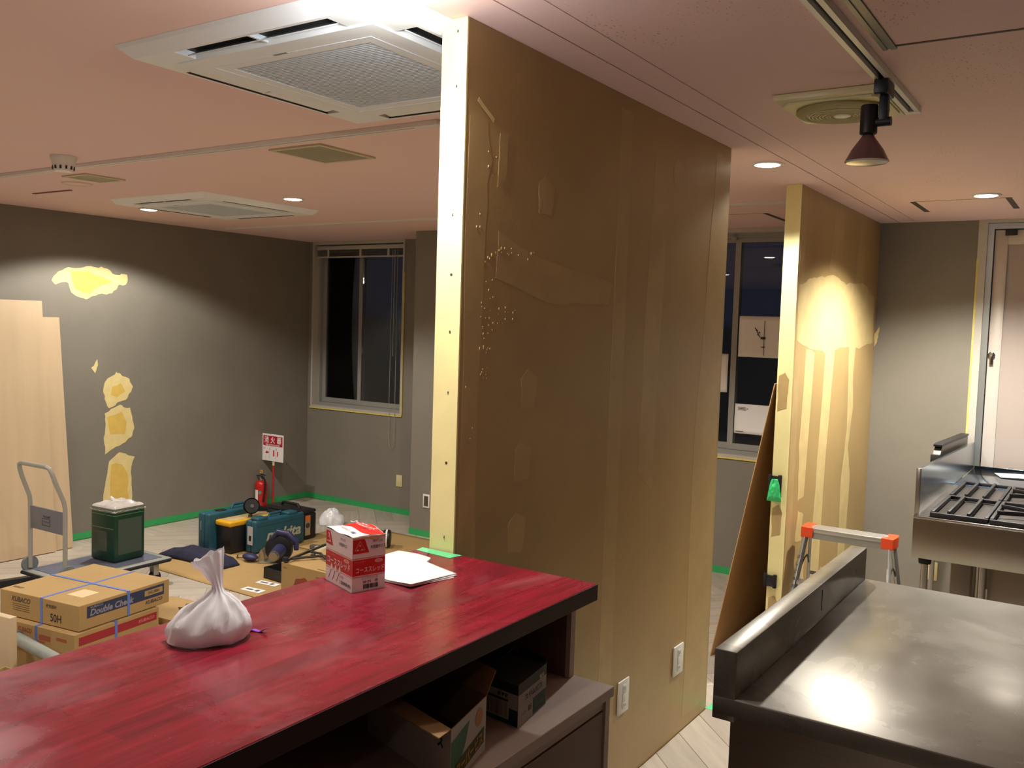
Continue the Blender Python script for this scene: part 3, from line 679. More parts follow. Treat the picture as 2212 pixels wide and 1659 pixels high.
# a plywood splash bar against the wall face edge
g = G().box(-1.452, 1.772, CT+.0002, -1.335, 1.8055, CT+.0012)
tp = obj('masking_tape', G().prism([(-1.452, 1.775), (-1.338, 1.765), (-1.330, 1.8055), (-1.457, 1.8055)], CT+.0002, CT+.0010), M_GREEN2); tag(tp, 'green masking tape patch on the red counter against the partition foot', 'tape')

# ------------------------------------------------------------------ box of screws on the counter
def wbox(name, label, P0, dx, dy, h, cat='box', group=None):
    """P0 the corner nearest the viewer (front), dx vector along the left-front face to the left corner, dy vector to the right corner"""
    t = thing(name, label, cat, P0, 0, group); return t
sb = thing('screw_box', 'white and red printed carton of screws standing on the red counter', 'box', (-1.322, 1.404, CT))
A = V3(-.118, .041, 0); B = V3(.024, .077, 0); hh = .117
def boxparts(t, A, B, h, m, inset=.0):
    g = G(); q = [V3(0, 0, 0), A, A+B, B]
    for a, b in zip(q, q[1:]+q[:1]): g.quad(a, b, b+V3(0, 0, h), a+V3(0, 0, h))
    g.quad(*[p for p in q]); return g
g = boxparts(sb, A, B, hh, None); obj('carton', g, M_WP, sb, smooth=False)
Au, Bu = A.normalized(), B.normalized(); up = V3(0, 0, 1); lA, lB = A.length, B.length
# lid: one flap slightly lifted
g = G()
def lidz(a, b): return hh+.001+.006*math.sin(PI*min(1, a))*b*b+.0018*math.sin(9*a+4*b)
g.grid(14, 14, lambda a, b: A*(a*1.0)+B*b+V3(0, 0, lidz(a, b)))
lid = obj('lid', g, M_WP, sb, thick=.0014)
g = G(); g.grid(10, 14, lambda a, b: A*(.995*a)+B*(.50+.48*b)+V3(0, 0, lidz(a, .50+.48*b)+.0014)); obj('lid_band', g, M_REDP, sb)
Or = V3(0, 0, 0)
# left face: origin at left corner, U runs from left corner to front corner
OA = A; UA = -Au
def fa(u, v): return OA+UA*u+up*v
def fb(u, v): return Or+Bu*u+up*v
NA = UA.cross(up); 
for (O, U, ln) in ((OA, UA, lA), (Or, Bu, lB)):
    decal(sb, O, U, up, rect(.0005, .035, ln-.0005, .069), M_REDP, 'red_band')
    decal(sb, O, U, up, rect(.0005, .0715, ln-.0005, .0722), M_REDP, 'red_line'); decal(sb, O, U, up, rect(.0005, .0315, ln-.0005, .0322), M_REDP, 'red_line')
    right = ln == lB
    decal(sb, O, U, up, [(0.001, .083), (ln*.50 if right else ln*.27, .083), (ln*.36 if right else ln*.16, .113), (.001, .113)], M_REDP, 'red_badge')
    cx0 = ln*.22 if right else ln*.115; kx = 1 if right else .8
    g = G().tube([tuple(O+U*(cx0+.014*math.sin(a*2*PI/3)*kx)+up*(.096+.013*math.cos(a*2*PI/3))+U.cross(up)*.0009) for a in range(3)], .0004, 4, closed=True)
    obj('triangle_mark', g, M_WP, sb)
    for k in range(3): text('★', sb, O+U*(cx0+(.006*math.sin(k*2*PI/3))*kx)+up*(.094+.006*math.cos(k*2*PI/3)), U, up, M_WP, h=.005, w=.005)
    text('木用造作ビス', sb, O+U*(ln*(.76 if right else .66))+up*.094, U, up, M_BP, w=ln*(.46 if right else .30), h=.008, bold=.012)
    text('細刃山型', sb, O+U*(ln*(.76 if right else .66))+up*.106, U, up, mat('grey_print', '#6b626a', .5), w=ln*(.30 if right else .18), h=.0055)
    text('コーススレッド', sb, O+U*(ln*(.54 if right else .51))+up*(.046 if right else .050), U, up, M_WP, w=ln*.86, h=.012 if right else .0155, bold=.014)
    text('スリースター', sb, O+U*(ln*.22)+up*.064, U, up, mat('pink_print', '#ee9a92', .5), w=ln*.34, h=.005)
    c0 = O+U*(ln*.80)+up*.0625
    g = G(); vs = [(ln*.80+(.010 if right else .012)*math.cos(q*PI/12), .0625+.0042*math.sin(q*PI/12)) for q in range(24)]; g.prism(vs, .0004, .0009, M=frame(O, U, up))
    ovl = obj('oval_badge', g, mat('oval_print', '#f0b3a8', .5), sb, smooth=False)
    text('徳用', sb, c0, U, up, M_REDP, w=.009, h=.005, off=.0014)
for k in range(3):
    u0 = lA*(.23+.155*k); decal(sb, OA, UA, up, [(u0-.004, .030), (u0+.006, .030), (u0+.0045, .040), (u0+.001, .044), (u0-.002, .040)], M_WP, 'screw_print', .0008)
    decal(sb, OA, UA, up, [(u0-.015, .008), (u0-.0135, .008), (u0-.001, .030), (u0-.0025, .030)], mat('grey_print', '#6b626a', .5), 'screw_print')
text('三星商事(株)', sb, fa(lA*.75, .011), UA, up, M_BP, w=lA*.42, h=.0095, bold=.012)
text('徳用箱', sb, fa(lA*.62, .0235), UA, up, mat('grey_print', '#6b626a', .5), w=lA*.14, h=.0055)
text('ユニクロメッキ', sb, fb(lB*.53, .0275), Bu, up, mat('grey_print', '#6b626a', .5), w=lB*.5, h=.005)
text('W-75　中', sb, fb(lB*.55, .0200), Bu, up, M_BP, w=lB*.46, h=.0072, bold=.018)
g = G()
rb = random.Random(5); x = lB*.34
while x < lB*.78:
    wd = rb.choice((.0006, .0010, .0015)); g.prism(rect(x, .005, x+wd, .0145), .0002, .0008, M=frame(Or, Bu, up)); x += wd+rb.choice((.0007, .0012))
obj('barcode', g, M_BP, sb, smooth=False)
# lid prints (text runs along A direction seen from the right)
Lo = A*.5+B*.74+V3(0, 0, hh+.0085)
text('コーススレッド', sb, Lo+V3(0, 0, .001), -Au, Bu, M_WP, w=.100, h=.020, bold=.014, off=.001)
text('三星商事(株)', sb, A*.62+B*.27+V3(0, 0, hh+.0032), -Au, Bu, mat('grey_print', '#6b626a', .5), w=.050, h=.008, off=.001)
decal(sb, A*.28+B*.24+V3(0, 0, hh+.003), -Au, Bu, rect(-.008, -.004, .008, .004), mat('grey_print', '#6b626a', .5), 'barcode', .0012)
# torn brown edge along the right top
g = G(); pts = []
for i in range(25):
    a = i/24; pts.append((a*lB, hh-.001-.004*abs(noise.noise(V3(a*9, 3, 1)))-(.006 if .5 < a < .85 else 0)*math.sin((a-.5)*9)))
pts += [(lB, hh+.001), (0, hh+.001)]
g.prism(pts, .0004, .0012, M=frame(Or, Bu, up)); obj('torn_edge', g, mat('torn_card', '#d8b48c', .8), sb, smooth=False)

# stack of paper beside it
pp = thing('paper_stack', 'curled white sheets of paper on the counter behind the screw box', 'paper', (-1.34, 1.6, CT))
for k in range(3):
    a0 = V3(-1.47, 1.515+.004*k, 0); a1 = V3(-1.248+.003*k, 1.508-.002*k, 0); a3 = V3(-1.474+.004*k, 1.722, 0); a2 = V3(-1.226-.005*k, 1.650+.004*k, 0)
    def fn(p, q, k=k):
        P = a0.lerp(a1, p).lerp(a3.lerp(a2, p), q); P.y += .035*math.sin(PI*p)*0+(.018*q*(1 if p < .55 else -.6)*math.sin(PI*p))
        P.z = CT+.0022+k*.0022+.006*max(0, p-.72)**1*3*(1-q)*(.4+.3*k)+.004*math.sin(4*p)*q
        return L(pp, P.x, P.y, P.z)
    obj('sheet', G().grid(18, 12, fn), M_PAPER, pp, thick=.0008)

# knotted plastic bag on the counter
def plastic(name, col, tr_=.3, rough=.22):
    m = bpy.data.materials.new(name); m.use_nodes = True; n = m.node_tree; b = n.nodes['Principled BSDF']; ou = n.nodes['Material Output']
    b.inputs['Base Color'].default_value = srgb(col); b.inputs['Roughness'].default_value = rough
    tl = n.nodes.new('ShaderNodeBsdfTranslucent'); tl.inputs[0].default_value = srgb(col); tp_ = n.nodes.new('ShaderNodeBsdfTransparent')
    m1 = n.nodes.new('ShaderNodeMixShader'); m1.inputs[0].default_value = .15; n.links.new(b.outputs[0], m1.inputs[1]); n.links.new(tl.outputs[0], m1.inputs[2])
    m2 = n.nodes.new('ShaderNodeMixShader'); m2.inputs[0].default_value = tr_; n.links.new(m1.outputs[0], m2.inputs[1]); n.links.new(tp_.outputs[0], m2.inputs[2]); n.links.new(m2.outputs[0], ou.inputs[0])
    return m
M_BAG = plastic('white_bag_film', '#f6f7fb', .06); M_FILM = plastic('clear_film', '#e8dcd6', .35, .15)
bg_ = thing('plastic_bag', 'white plastic bag with twisted upright neck on the red counter', 'bag', (-1.322, 1.056, CT))
g = G(); seg = 72; rings = []
prof = [(.0, .070, .048), (.004, .078, .056), (.016, .082, .060), (.030, .080, .058), (.045, .074, .052), (.060, .060, .042), (.074, .043, .031), (.086, .026, .020), (.096, .013, .012), (.104, .010, .010), (.114, .012, .009), (.128, .017, .010), (.142, .023, .011), (.156, .029, .012), (.166, .031, .012)]
ax = V3(.62, .79, 0).normalized(); ay = V3(-ax.y, ax.x, 0)
for i, (z, ra, rb_) in enumerate(prof):
    tt = z/.166; cxy = V3(.012, .018, 0)*min(1, z/.09) + V3(-.028, -.004, 0)*max(0, (z-.1)/.066)
    ring = []
    for k in range(seg):
        a = 2*PI*k/seg
        fold = 1+.12*noise.noise(V3(math.cos(a)*2.4, math.sin(a)*2.4, z*30))+(.10*math.sin(a*11+z*30) if .05 < z < .13 else .04*math.sin(a*9+z*60))*(1 if z > .03 else .4)
        if z <= .004: fold = 1+.06*noise.noise(V3(math.cos(a)*2, math.sin(a)*2, 0))
        P = cxy+ax*(ra*fold*math.cos(a))+ay*(rb_*fold*math.sin(a)); P.z = z+.0008+.004*noise.noise(V3(P.x*60, P.y*60, z*30))*(1 if z > .01 else 0)+(.014*math.cos(a) if z > .15 else 0)
        P = V3(P.x*.88-.002, P.y*.88-.020, P.z*.90+.005*noise.noise(V3(P.x*110, P.y*110, P.z*40))*(1 if i > 1 else 0)); ring.append(g.b.verts.new(P))
    rings.append(ring)
for a, b in zip(rings, rings[1:]):
    for k in range(seg): g.b.faces.new([a[k], a[(k+1) % seg], b[(k+1) % seg], b[k]])
obj('bag_film', g, M_BAG, bg_, ang=1.2)
g = G(); g.sph((.014, -.014, .017), .026, (1.4, 1.1, .52), 20)
obj('contents', g, mat('pink_contents', '#d9a9a6', .6, var=.2, vscale=30), bg_)
ob = obj('sticker', G().box(-.010, -.0006, -.004, .010, .0006, .004), mat('blue_sticker', '#2f9bd8', .4), bg_); ob.location = (-.010, -.0595, .017); ob.rotation_euler = (0, 0, .05)
tg = thing('plastic_tie', 'small purple plastic strip beside the white bag', 'tie', (-1.297, 1.115, CT))
obj('strip', G().grid(8, 2, lambda a, b: V3(-.006+.034*a, .012*a+(b-.5)*.010*(1-.4*a), .001+.006*a*a+.002*math.sin(8*a))), mat('purple_plastic', '#8a4fc0', .35), tg, thick=.001)

# ------------------------------------------------------------------ cartons on the shelf under the counter
M_DG = mat('dark_green_print', '#0f3b2a', .5)
gb = thing('screw_carton', 'closed green and white printed carton at the back of the shelf', 'box', (-.951, 1.494, .7955))
A2 = V3(-.169, .020, 0); B2 = V3(-.019, .137, 0); h2 = .088
obj('carton', boxparts(gb, A2, B2, h2, None), mat('carton_white_dull', '#a59b92', .6), gb, smooth=False)
obj('lid', G().quad(*[p+V3(0, 0, h2) for p in (V3(0, 0, 0), A2, A2+B2, B2)]), mat('carton_dark_top', '#2c2620', .6), gb, smooth=False, thick=.0015)
g = G(); g.quad(V3(0, 0, h2+.001)+A2*.5, V3(0, 0, h2+.001)+A2, V3(0, 0, h2+.014)+A2+B2*1.0, V3(0, 0, h2+.018)+A2*.5+B2*.95); obj('flap', g, M_DG, gb, smooth=False, thick=.0014)
g = G(); g.quad(V3(0, 0, h2+.001)+B2+A2*.02, V3(0, 0, h2+.001)+B2+A2*.45, V3(0, .004, h2+.014)+B2+A2*.42, V3(0, .004, h2+.010)+B2+A2*.02); obj('flap', g, mat('carton_dark_top', '#2c2620', .6), gb, smooth=False, thick=.0014)
OA2 = A2; UA2 = -A2.normalized(); UB2 = B2.normalized(); l1, l2 = A2.length, B2.length
decal(gb, OA2, UA2, up, rect(.001, .066, l1-.001, h2-.001), mat('black_green', '#12150f', .5), 'dark_band'); decal(gb, OA2, UA2, up, rect(.001, .001, l1-.001, .010), M_DG, 'green_band')
decal(gb, OA2, UA2, up, rect(l1-.024, .001, l1-.001, .034), M_DG, 'green_block'); decal(gb, OA2, UA2, up, rect(.001, .001, .02, .034), M_DG, 'green_block')
decal(gb, OA2, UA2, up, rect(l1*.50, .046, l1*.84, .051), mat('maroon_print', '#3b1c1c', .5), 'title_bar')
for k in range(5): decal(gb, OA2, UA2, up, rect(l1*(.50+.07*k), .014, l1*(.555+.07*k), .044), mat('table_print', '#8d837c', .5), 'table_column')
text('鉄▼板', gb, OA2+UA2*l1*.76+up*.0585, UA2, up, M_BP, w=.030, h=.009, bold=.02)
text('スリムビス', gb, OA2+UA2*l1*.26+up*.046, UA2, up, M_BP, w=.048, h=.011, bold=.02)
decal(gb, Or, UB2, up, rect(.001, .066, l2-.001, h2-.001), mat('black_green2', '#23241f', .5), 'dark_band')
text('スリムビス', gb, UB2*l2*.52+up*.052, UB2, up, M_BP, w=l2*.62, h=.013, bold=.025)
decal(gb, Or, UB2, up, rect(l2*.52, .002, l2-.002, .036), M_DG, 'green_block')
text('35', gb, UB2*l2*.40+up*.024, UB2, up, M_BP, w=.016, h=.012, bold=.02)
text('4.2×', gb, UB2*l2*.2+up*.022, UB2, up, M_BP, w=.022, h=.007)
text('軽天', gb, UB2*l2*.82+up*.071, UB2, up, M_WP, w=.024, h=.009)
text('Screw', gb, UB2*l2*.76+up*.018, UB2, up, mat('grey_print', '#6b626a', .5), w=.04, h=.008)

ob_ = thing('open_carton', 'open white and green carton at the front of the shelf under the counter', 'box', (-.915, 1.225, .7955))
A3 = V3(-.26, .075, 0); B3 = V3(-.035, .155, 0); h3 = .105
g = G(); q = [V3(0, 0, 0), A3, A3+B3, B3]
M_CW = mat('carton_white', '#c9beb4', .6)
outer = G()
for a, b in zip(q, q[1:]+q[:1]): outer.quad(a, b, b+V3(0, 0, h3), a+V3(0, 0, h3))
outer.quad(*q); obj('carton', outer, M_CW, ob_, smooth=False)
ins = [p*.985+(A3+B3)*.0075 for p in q]; inner = G()
for a, b in zip(ins, ins[1:]+ins[:1]): inner.quad(a+V3(0, 0, .002), b+V3(0, 0, .002), b+V3(0, 0, h3+.0003), a+V3(0, 0, h3+.0003))
inner.quad(*[p+V3(0, 0, .002) for p in ins]); obj('lining', inner, M_CARDD, ob_, smooth=False)
g = G(); g.quad(V3(0, 0, h3), A3+V3(0, 0, h3), A3+V3(.02, -.09, h3+.028), V3(.02, -.06, h3+.012)); obj('flap', g, M_CARDD, ob_, smooth=False, thick=.002)
g = G(); g.quad(B3+V3(0, 0, h3), A3+B3+V3(0, 0, h3), A3+B3+V3(-.005, .03, h3+.05), B3+V3(.0, .03, h3+.04)); obj('flap', g, M_CARDD, ob_, smooth=False, thick=.002)
UB3 = B3.normalized(); l4 = B3.length; UA3 = -A3.normalized()
decal(ob_, Or, UB3, up, [(.002, .001), (.06, .05), (.08, .09), (.002, .08)], mat('green_fade', '#2f6a50', .5), 'green_wedge')
decal(ob_, Or, UB3, up, [(.02, .004), (l4-.01, .02), (l4-.01, .05), (.02, .034)], mat('olive_print', '#3e4a1e', .5), 'title_band', .0007)
g = G(); g.cyl(tuple(UB3*(l4*.78)+up*.078+UB3.cross(up)*.0004), tuple(UB3*(l4*.78)+up*.078+UB3.cross(up)*.0008), .017, seg=24); obj('orange_spot', g, mat('orange_fade', '#c58a5a', .6), ob_)
text('スーパービス', ob_, UB3*(l4*.52)+up*.027, (UB3+up*.13), (up-UB3*.1), mat('orange_print', '#d8942a', .5), w=l4*.74, h=.024, bold=.03, off=.0012)
text('ス', ob_, UA3*(-.03)+up*.072, UA3, up, M_DG, w=.018, h=.018, bold=.05)

# ------------------------------------------------------------------ steel worktop (right, near)
def steel_top():
    m = mat('worn_steel', '#8a857c', .26, metal=1.0); n, Lk, b = nodes_of(m)
    t = n.new('ShaderNodeTexCoord'); a = n.new('ShaderNodeTexNoise'); a.inputs['Scale'].default_value = 2.4; a.inputs['Detail'].default_value = 9; a.inputs['Distortion'].default_value = 1.6; Lk.new(t.outputs['Object'], a.inputs['Vector'])
    r_ = n.new('ShaderNodeMapRange'); r_.inputs['From Min'].default_value = .35; r_.inputs['From Max'].default_value = .7; r_.inputs['To Min'].default_value = .20; r_.inputs['To Max'].default_value = .34; Lk.new(a.outputs['Fac'], r_.inputs[0]); Lk.new(r_.outputs[0], b.inputs['Roughness'])
    s2_ = n.new('ShaderNodeTexNoise'); s2_.inputs['Scale'].default_value = 40; s2_.inputs['Detail'].default_value = 3; Lk.new(t.outputs['Object'], s2_.inputs['Vector'])
    bp = n.new('ShaderNodeBump'); bp.inputs['Strength'].default_value = .012; bp.inputs['Distance'].default_value = .003; Lk.new(s2_.outputs['Fac'], bp.inputs['Height']); Lk.new(bp.outputs[0], b.inputs['Normal'])
    cr = n.new('ShaderNodeValToRGB'); cr.color_ramp.elements[0].position = .3; cr.color_ramp.elements[0].color = srgb('#7a756c'); cr.color_ramp.elements[1].position = .7; cr.color_ramp.elements[1].color = srgb('#948f86'); Lk.new(a.outputs['Fac'], cr.inputs[0]); Lk.new(cr.outputs[0], b.inputs['Base Color'])
    b2 = n.new('ShaderNodeBsdfPrincipled'); b2.inputs['Metallic'].default_value = 1; b2.inputs['Roughness'].default_value = .52; Lk.new(cr.outputs[0], b2.inputs['Base Color'])
    mx = n.new('ShaderNodeMixShader'); mx.inputs[0].default_value = .6; ou = n['Material Output']; Lk.new(b.outputs[0], mx.inputs[1]); Lk.new(b2.outputs[0], mx.inputs[2]); Lk.new(mx.outputs[0], ou.inputs[0])
    return m
M_ST = steel_top()
st = thing('steel_worktable', 'stainless steel kitchen worktable with raised back edge at lower right', 'worktable', (0.2, 2.35, 0))
X0, XS, XE, YA, YZ = -.655, -.608, 1.15, 1.776, 2.925
obj('top', bx(st, XS, YA, .822, XE, YZ, .85, .003), M_ST, st)
obj('upstand', bx(st, X0, YA, .80, XS+.0005, YZ, .947, .0025), M_ST, st)
obj('front_apron', bx(st, X0+.0005, YA-.0005, .812, XE, YA+.02, .8485, .002), M_ST, st)
obj('body', bx(st, X0+.03, YA+.03, .06, XE-.03, YZ-.03, .812), M_STEEL, st)
for x in (X0+.06, XE-.08):
    for y in (YA+.06, YZ-.06): obj('foot', G().cyl(L(st, x, y, 0.001), L(st, x, y, .06), .02, seg=16), M_BLACK, st)
obj('drip_mark', bx(st, XS+.0007, 2.42, .875, XS+.0012, 2.424, .930), M_DARK, st)

# ------------------------------------------------------------------ gas range by the door
M_BLUE = mat('blue_tinted_steel', '#7f93a6', .12, metal=1.0)
M_IRON = mat('cast_iron', '#1c1a1c', .5, bump=.1, bscale=150)
rg = thing('gas_range', 'stainless commercial gas range with black iron grates at right', 'range', (-.1, 4.99, FL))
RX0, RX1, RY0, RY1, RZ, RB = -.73, .60, 4.438, 5.555, .79, .598
obj('front_panel', bx(rg, RX0, RY0, RB, RX1, RY0+.02, RZ-.010, .002), aniso(mat('brushed_panel', '#b0a89f', .32, metal=1), .88, 0.0), rg)
obj('body', bx(rg, RX0+.001, RY0+.02, RB, RX1, RY1, RZ-.012), M_STEEL, rg)
obj('top_plate', bx(rg, RX0, RY0, RZ-.010, RX1, RY1, RZ, .002), M_STEEL, rg)
gd = G(); gd.prism([(RY0+.03, RZ), (6.37, RZ), (6.37, .950), (RY0+.03, 1.003)], 0, .016, M=frame((RX0+.001, 0, 0), (0, 1, 0), (0, 0, 1)))
o = obj('side_guard', gd, mat('guard_steel', '#8b98a0', .2, metal=1), rg); o.location = (.1, -4.99, -FL)
obj('guard_edge', bx(rg, RX0-.002, RY0+.020, RZ, RX0+.020, RY0+.0295, 1.004, .002), M_STEEL, rg)
obj('rack_tray', bx(rg, RX0+.06, RY0+.02, RZ+.0005, RX1-.02, RY1-.03, RZ+.003, .001), mat('pan_dark', '#4a4541', .4, metal=.5), rg)
def bar(p, x0, y0, x1, y1, z0=RZ+.008, z1=RZ+.026): return obj('grate_bar', bx(rg, x0, y0, z0, x1, y1, z1, .003), M_IRON, p)
def grate(x0, y0, x1, y1, fx0):
    g0 = obj('grate', bx(rg, x0, y0, RZ+.0035, x1, y0+.018, RZ+.022, .003), M_IRON, rg)
    bar(g0, x0, y1-.018, x1, y1); bar(g0, x0, y0+.018, x0+.016, y1-.018); bar(g0, x1-.016, y0+.018, x1, y1-.018)
    for xx in fx0: bar(g0, xx-.007, y0+.018, xx+.007, y1-.018, RZ+.012, RZ+.034)
    return g0
def star(g0, cx, cy, r0, r1x, r1y):
    for k in range(8):
        a = k*PI/4+PI/8; s1 = min(r1x/abs(math.cos(a)), r1y/abs(math.sin(a)))-.01
        M_ = Matrix.Translation(L(rg, cx, cy, RZ+.028)) @ Matrix.Rotation(a, 4, 'Z')
        obj('grate_bar', G().box(r0, -.006, -.010, s1, .006, .010, .002, M=M_), M_IRON, g0)
    obj('burner', G().lathe([(0, .016), (.03, .016), (.042, .010), (.045, 0), (.05, -.003)], c=L(rg, cx, cy, RZ+.004), seg=28), mat('burner_brass', '#8f867a', .3, metal=.8), g0)
ym = (RY0+RY1)/2
for (ya, yb) in ((RY0+.015, ym-.01), (ym+.01, RY1-.015)):
    grate(RX0+.065, ya, RX0+.30, yb, (RX0+.14, RX0+.22))
    g1 = grate(RX0+.305, ya, RX0+.80, yb, ()); star(g1, RX0+.55, (ya+yb)/2, .06, .24, (yb-ya)/2)
    g1 = grate(RX0+.805, ya, RX0+1.30, yb, ()); star(g1, RX0+1.05, (ya+yb)/2, .06, .24, (yb-ya)/2)
for x, y in ((RX0+.05, RY0+.06), (RX0+.62, RY0+.06), (RX1-.07, RY0+.06), (RX0+.05, RY1-.07), (RX1-.07, RY1-.07)):
    lg = obj('leg', G().cyl(L(rg, x, y, FL+.001), L(rg, x, y, .58), .016, seg=24), M_STEEL, rg)
    obj('collar', G().cyl(L(rg, x, y, .565), L(rg, x, y, RB-.001), .026, .030, seg=24), M_RUB, lg)
M_BR2 = aniso(mat('brushed_panel2', '#b0a89f', .34, metal=1, bump=.03, bscale=6), .88, 0.0)
obj('under_panel', bx(rg, RX0+.13, RY0+.30, -.10, RX0+.215, RY0+.312, RB-.001, .001), M_BR2, rg); obj('under_panel', bx(rg, RX0+.285, RY0+.34, -.10, RX1-.02, RY0+.352, RB-.001, .001), M_BR2, rg)
obj('under_post', bx(rg, RX0+.216, RY0+.30, -.10, RX0+.224, RY0+.315, RB-.001), mat('brown_post', '#5a3b25', .5), rg); obj('under_post', G().cyl(L(rg, RX0+.262, RY0+.31, -.1), L(rg, RX0+.262, RY0+.31, RB-.001), .018, seg=20), M_STEEL, rg)
obj('gas_pipe', G().cyl(L(rg, RX0+.50, RY0+.26, -.1), L(rg, RX0+.50, RY0+.26, RB-.03), .014, seg=16), M_STEEL, rg)
bt = thing('steel_table', 'low steel side table with blue film behind the range, against the door', 'table', (-.05, 5.95, FL))
obj('top', bx(bt, RX0+.02, RY1+.004, RZ-.03, RX1, 6.368, RZ+.001, .002), mat('blue_tinted_steel', '#8d9cab', .22, metal=.9), bt)
obj('blue_film', bx(bt, RX0+.02, RY1+.004, RZ+.0011, RX1, RY1+.012, RZ+.0018), mat('blue_film', '#3a7ab8', .3), bt)
obj('rear_lip', bx(bt, RX0+.02, 6.3685, RZ-.03, RX1, 6.380, .802, .001), mat('blue_tinted_steel', '#8d9cab', .22, metal=.9), bt)
for x in (RX0+.06, RX1-.06):
    for y in (RY1+.06, 6.30): obj('leg', G().cyl(L(bt, x, y, FL+.001), L(bt, x, y, RZ-.0305), .017, seg=18), M_STEEL, bt)
t = thing('paper_sheet', 'white paper lying on the steel table under the door', 'paper', (-.40, 6.13, RZ+.0045), .3)
obj('sheet', G().grid(8, 6, lambda a, b: V3(-.16+.32*a, -.09+.18*b, .001+.003*math.sin(4*a))), M_PAPER, t, thick=.0006)
bb = thing('metal_channel', 'dark grey metal channel standing behind the side guard of the range', 'channel', (-.775, 5.82, .93))
for s_ in (-1, 1): obj('support', G().box(-.012, s_*.45-.01, -1.119, .012, s_*.45+.01, .0, .001), M_STEEL, bb)
g = G(); g.prism([(-.55, .0), (.54, .0), (.54, .055), (-.47, .085), (-.55, .03)], -.018, .018, M=frame((0, 0, 0), (0, 1, 0), (0, 0, 1))); obj('shell', g, mat('dull_grey_metal', '#6a6862', .35, metal=.8), bb)
g = G(); g.prism([(-.50, .086), (.54, .060), (.54, .072), (-.44, .100), (-.50, .096)], -.022, .022, M=frame((0, 0, 0), (0, 1, 0), (0, 0, 1))); obj('black_rim', g, M_BLACK, bb)
obj('clip', G().box(-.022, -.575, -.02, .022, -.552, .05, .002), M_DARK, bb)
# ------------------------------------------------------------------ stepladder
ld_ = thing('stepladder', 'small aluminium stepladder with orange caps in front of the far partition', 'stepladder', (-1.085, 4.79, FL))
zt = .79
obj('top_step', G().box(-.195, -.055, zt-.022, .195, .055, zt, .003), mat('alu_light', '#bdbab4', .35, metal=.7), ld_)
for j in (-1, 0, 1): obj('tread_rib', G().box(-.17, j*.03-.002, zt, .17, j*.03+.002, zt+.0012), mat('alu_light', '#bdbab4', .35, metal=.7), ld_)
obj('apron', G().box(-.18, -.05, zt-.055, .18, -.043, zt-.0225), M_ALU, ld_)
M_ORG = mat('orange_cap', '#e0491a', .45)
for s in (-1, 1):
    g = G(); g.prism([(s*.165, -.062), (s*.225, -.066), (s*.232, .02), (s*.225, .066), (s*.175, .062), (s*.19, 0)], zt-.05, zt+.004); obj('corner_cap', g, M_ORG, ld_, bevel=.003)
    for f_, nm in ((-1, 'front_leg'), (1, 'rear_leg')):
        top_ = V3(s*.205, f_*.045, zt-.045); bot = V3(s*(.205+.065), f_*.27, .012)
        d_ = (bot-top_); M_ = Matrix.Translation((top_+bot)/2) @ d_.to_track_quat('Z', 'Y').to_matrix().to_4x4()
        lg = obj('leg', G().box(-.008, -.017, -d_.length/2, .008, .017, d_.length/2, .002, M=M_) if True else None, M_ALU, ld_)
        obj('foot_cap', G().sph(tuple(bot+V3(0, 0, .006)), .017, (1, 1.2, 1), 12), M_RUB, lg)
        if f_ == -1:
            obj('sticker', G().box(-.0095, -.012, -.10 if s > 0 else -.25, -.0085, .012, .02 if s > 0 else .02, M=M_ @ Matrix.Translation((0, 0, -.18))), M_WP, lg)
    obj('hinge_stay', G().tube([(s*.215, -.09, zt-.22), (s*.213, -.02, zt-.17), (s*.213, .03, zt-.16), (s*.217, .09, zt-.22)], .004, 8), mat('dark_steel', '#3a3a3a', .4, metal=.8), ld_)
for k, zz in enumerate((.52, .27)):
    tt = (zt-.045-zz)/(zt-.057); xx = .205+.065*tt; y_ = -.045-.225*tt
    obj('rung', G().box(-xx+.01, y_-.025, zz-.012, xx-.01, y_+.025, zz+.008, .003), M_ALU, ld_)
    obj('rear_brace', G().box(-xx+.01, -y_-.008, zz-.012, xx-.01, -y_+.008, zz+.008, .002), M_ALU, ld_)
# lettering on the left front leg (vertical characters)
tpv = V3(-.205, -.045, zt-.045); btv = V3(-.27, -.27, .012); dd = (tpv-btv).normalized()
for i, ch in enumerate('はしご専用脚立注意'):
    P = tpv.lerp(btv, .14+.05*i)+V3(-.006, -.0185, 0)
    text(ch, ld_, P, V3(1, 0, 0), dd, M_BP, h=.018, w=.014, off=.0022)

# ------------------------------------------------------------------ board leaning on the far partition
lb = thing('leaning_board', 'dark brown hardboard sheet leaning behind the far partition', 'board', (-1.6, 5.0, FL))
q0, q1 = V3(-1.768, 4.728, FL), V3(-1.768, 6.1, FL)
t0 = V3(-1.446, 4.60, 1.34); t1 = V3(-1.446, 5.95, 1.34)
g = G(); g.quad(*[L(lb, *p) for p in (q0+V3(0, 0, .002), q1+V3(0, 0, .002), t1, t0)]); obj('panel', g, mat('hardboard', '#d4aa76', .6, var=.08, vscale=3), lb, smooth=False, thick=.004)

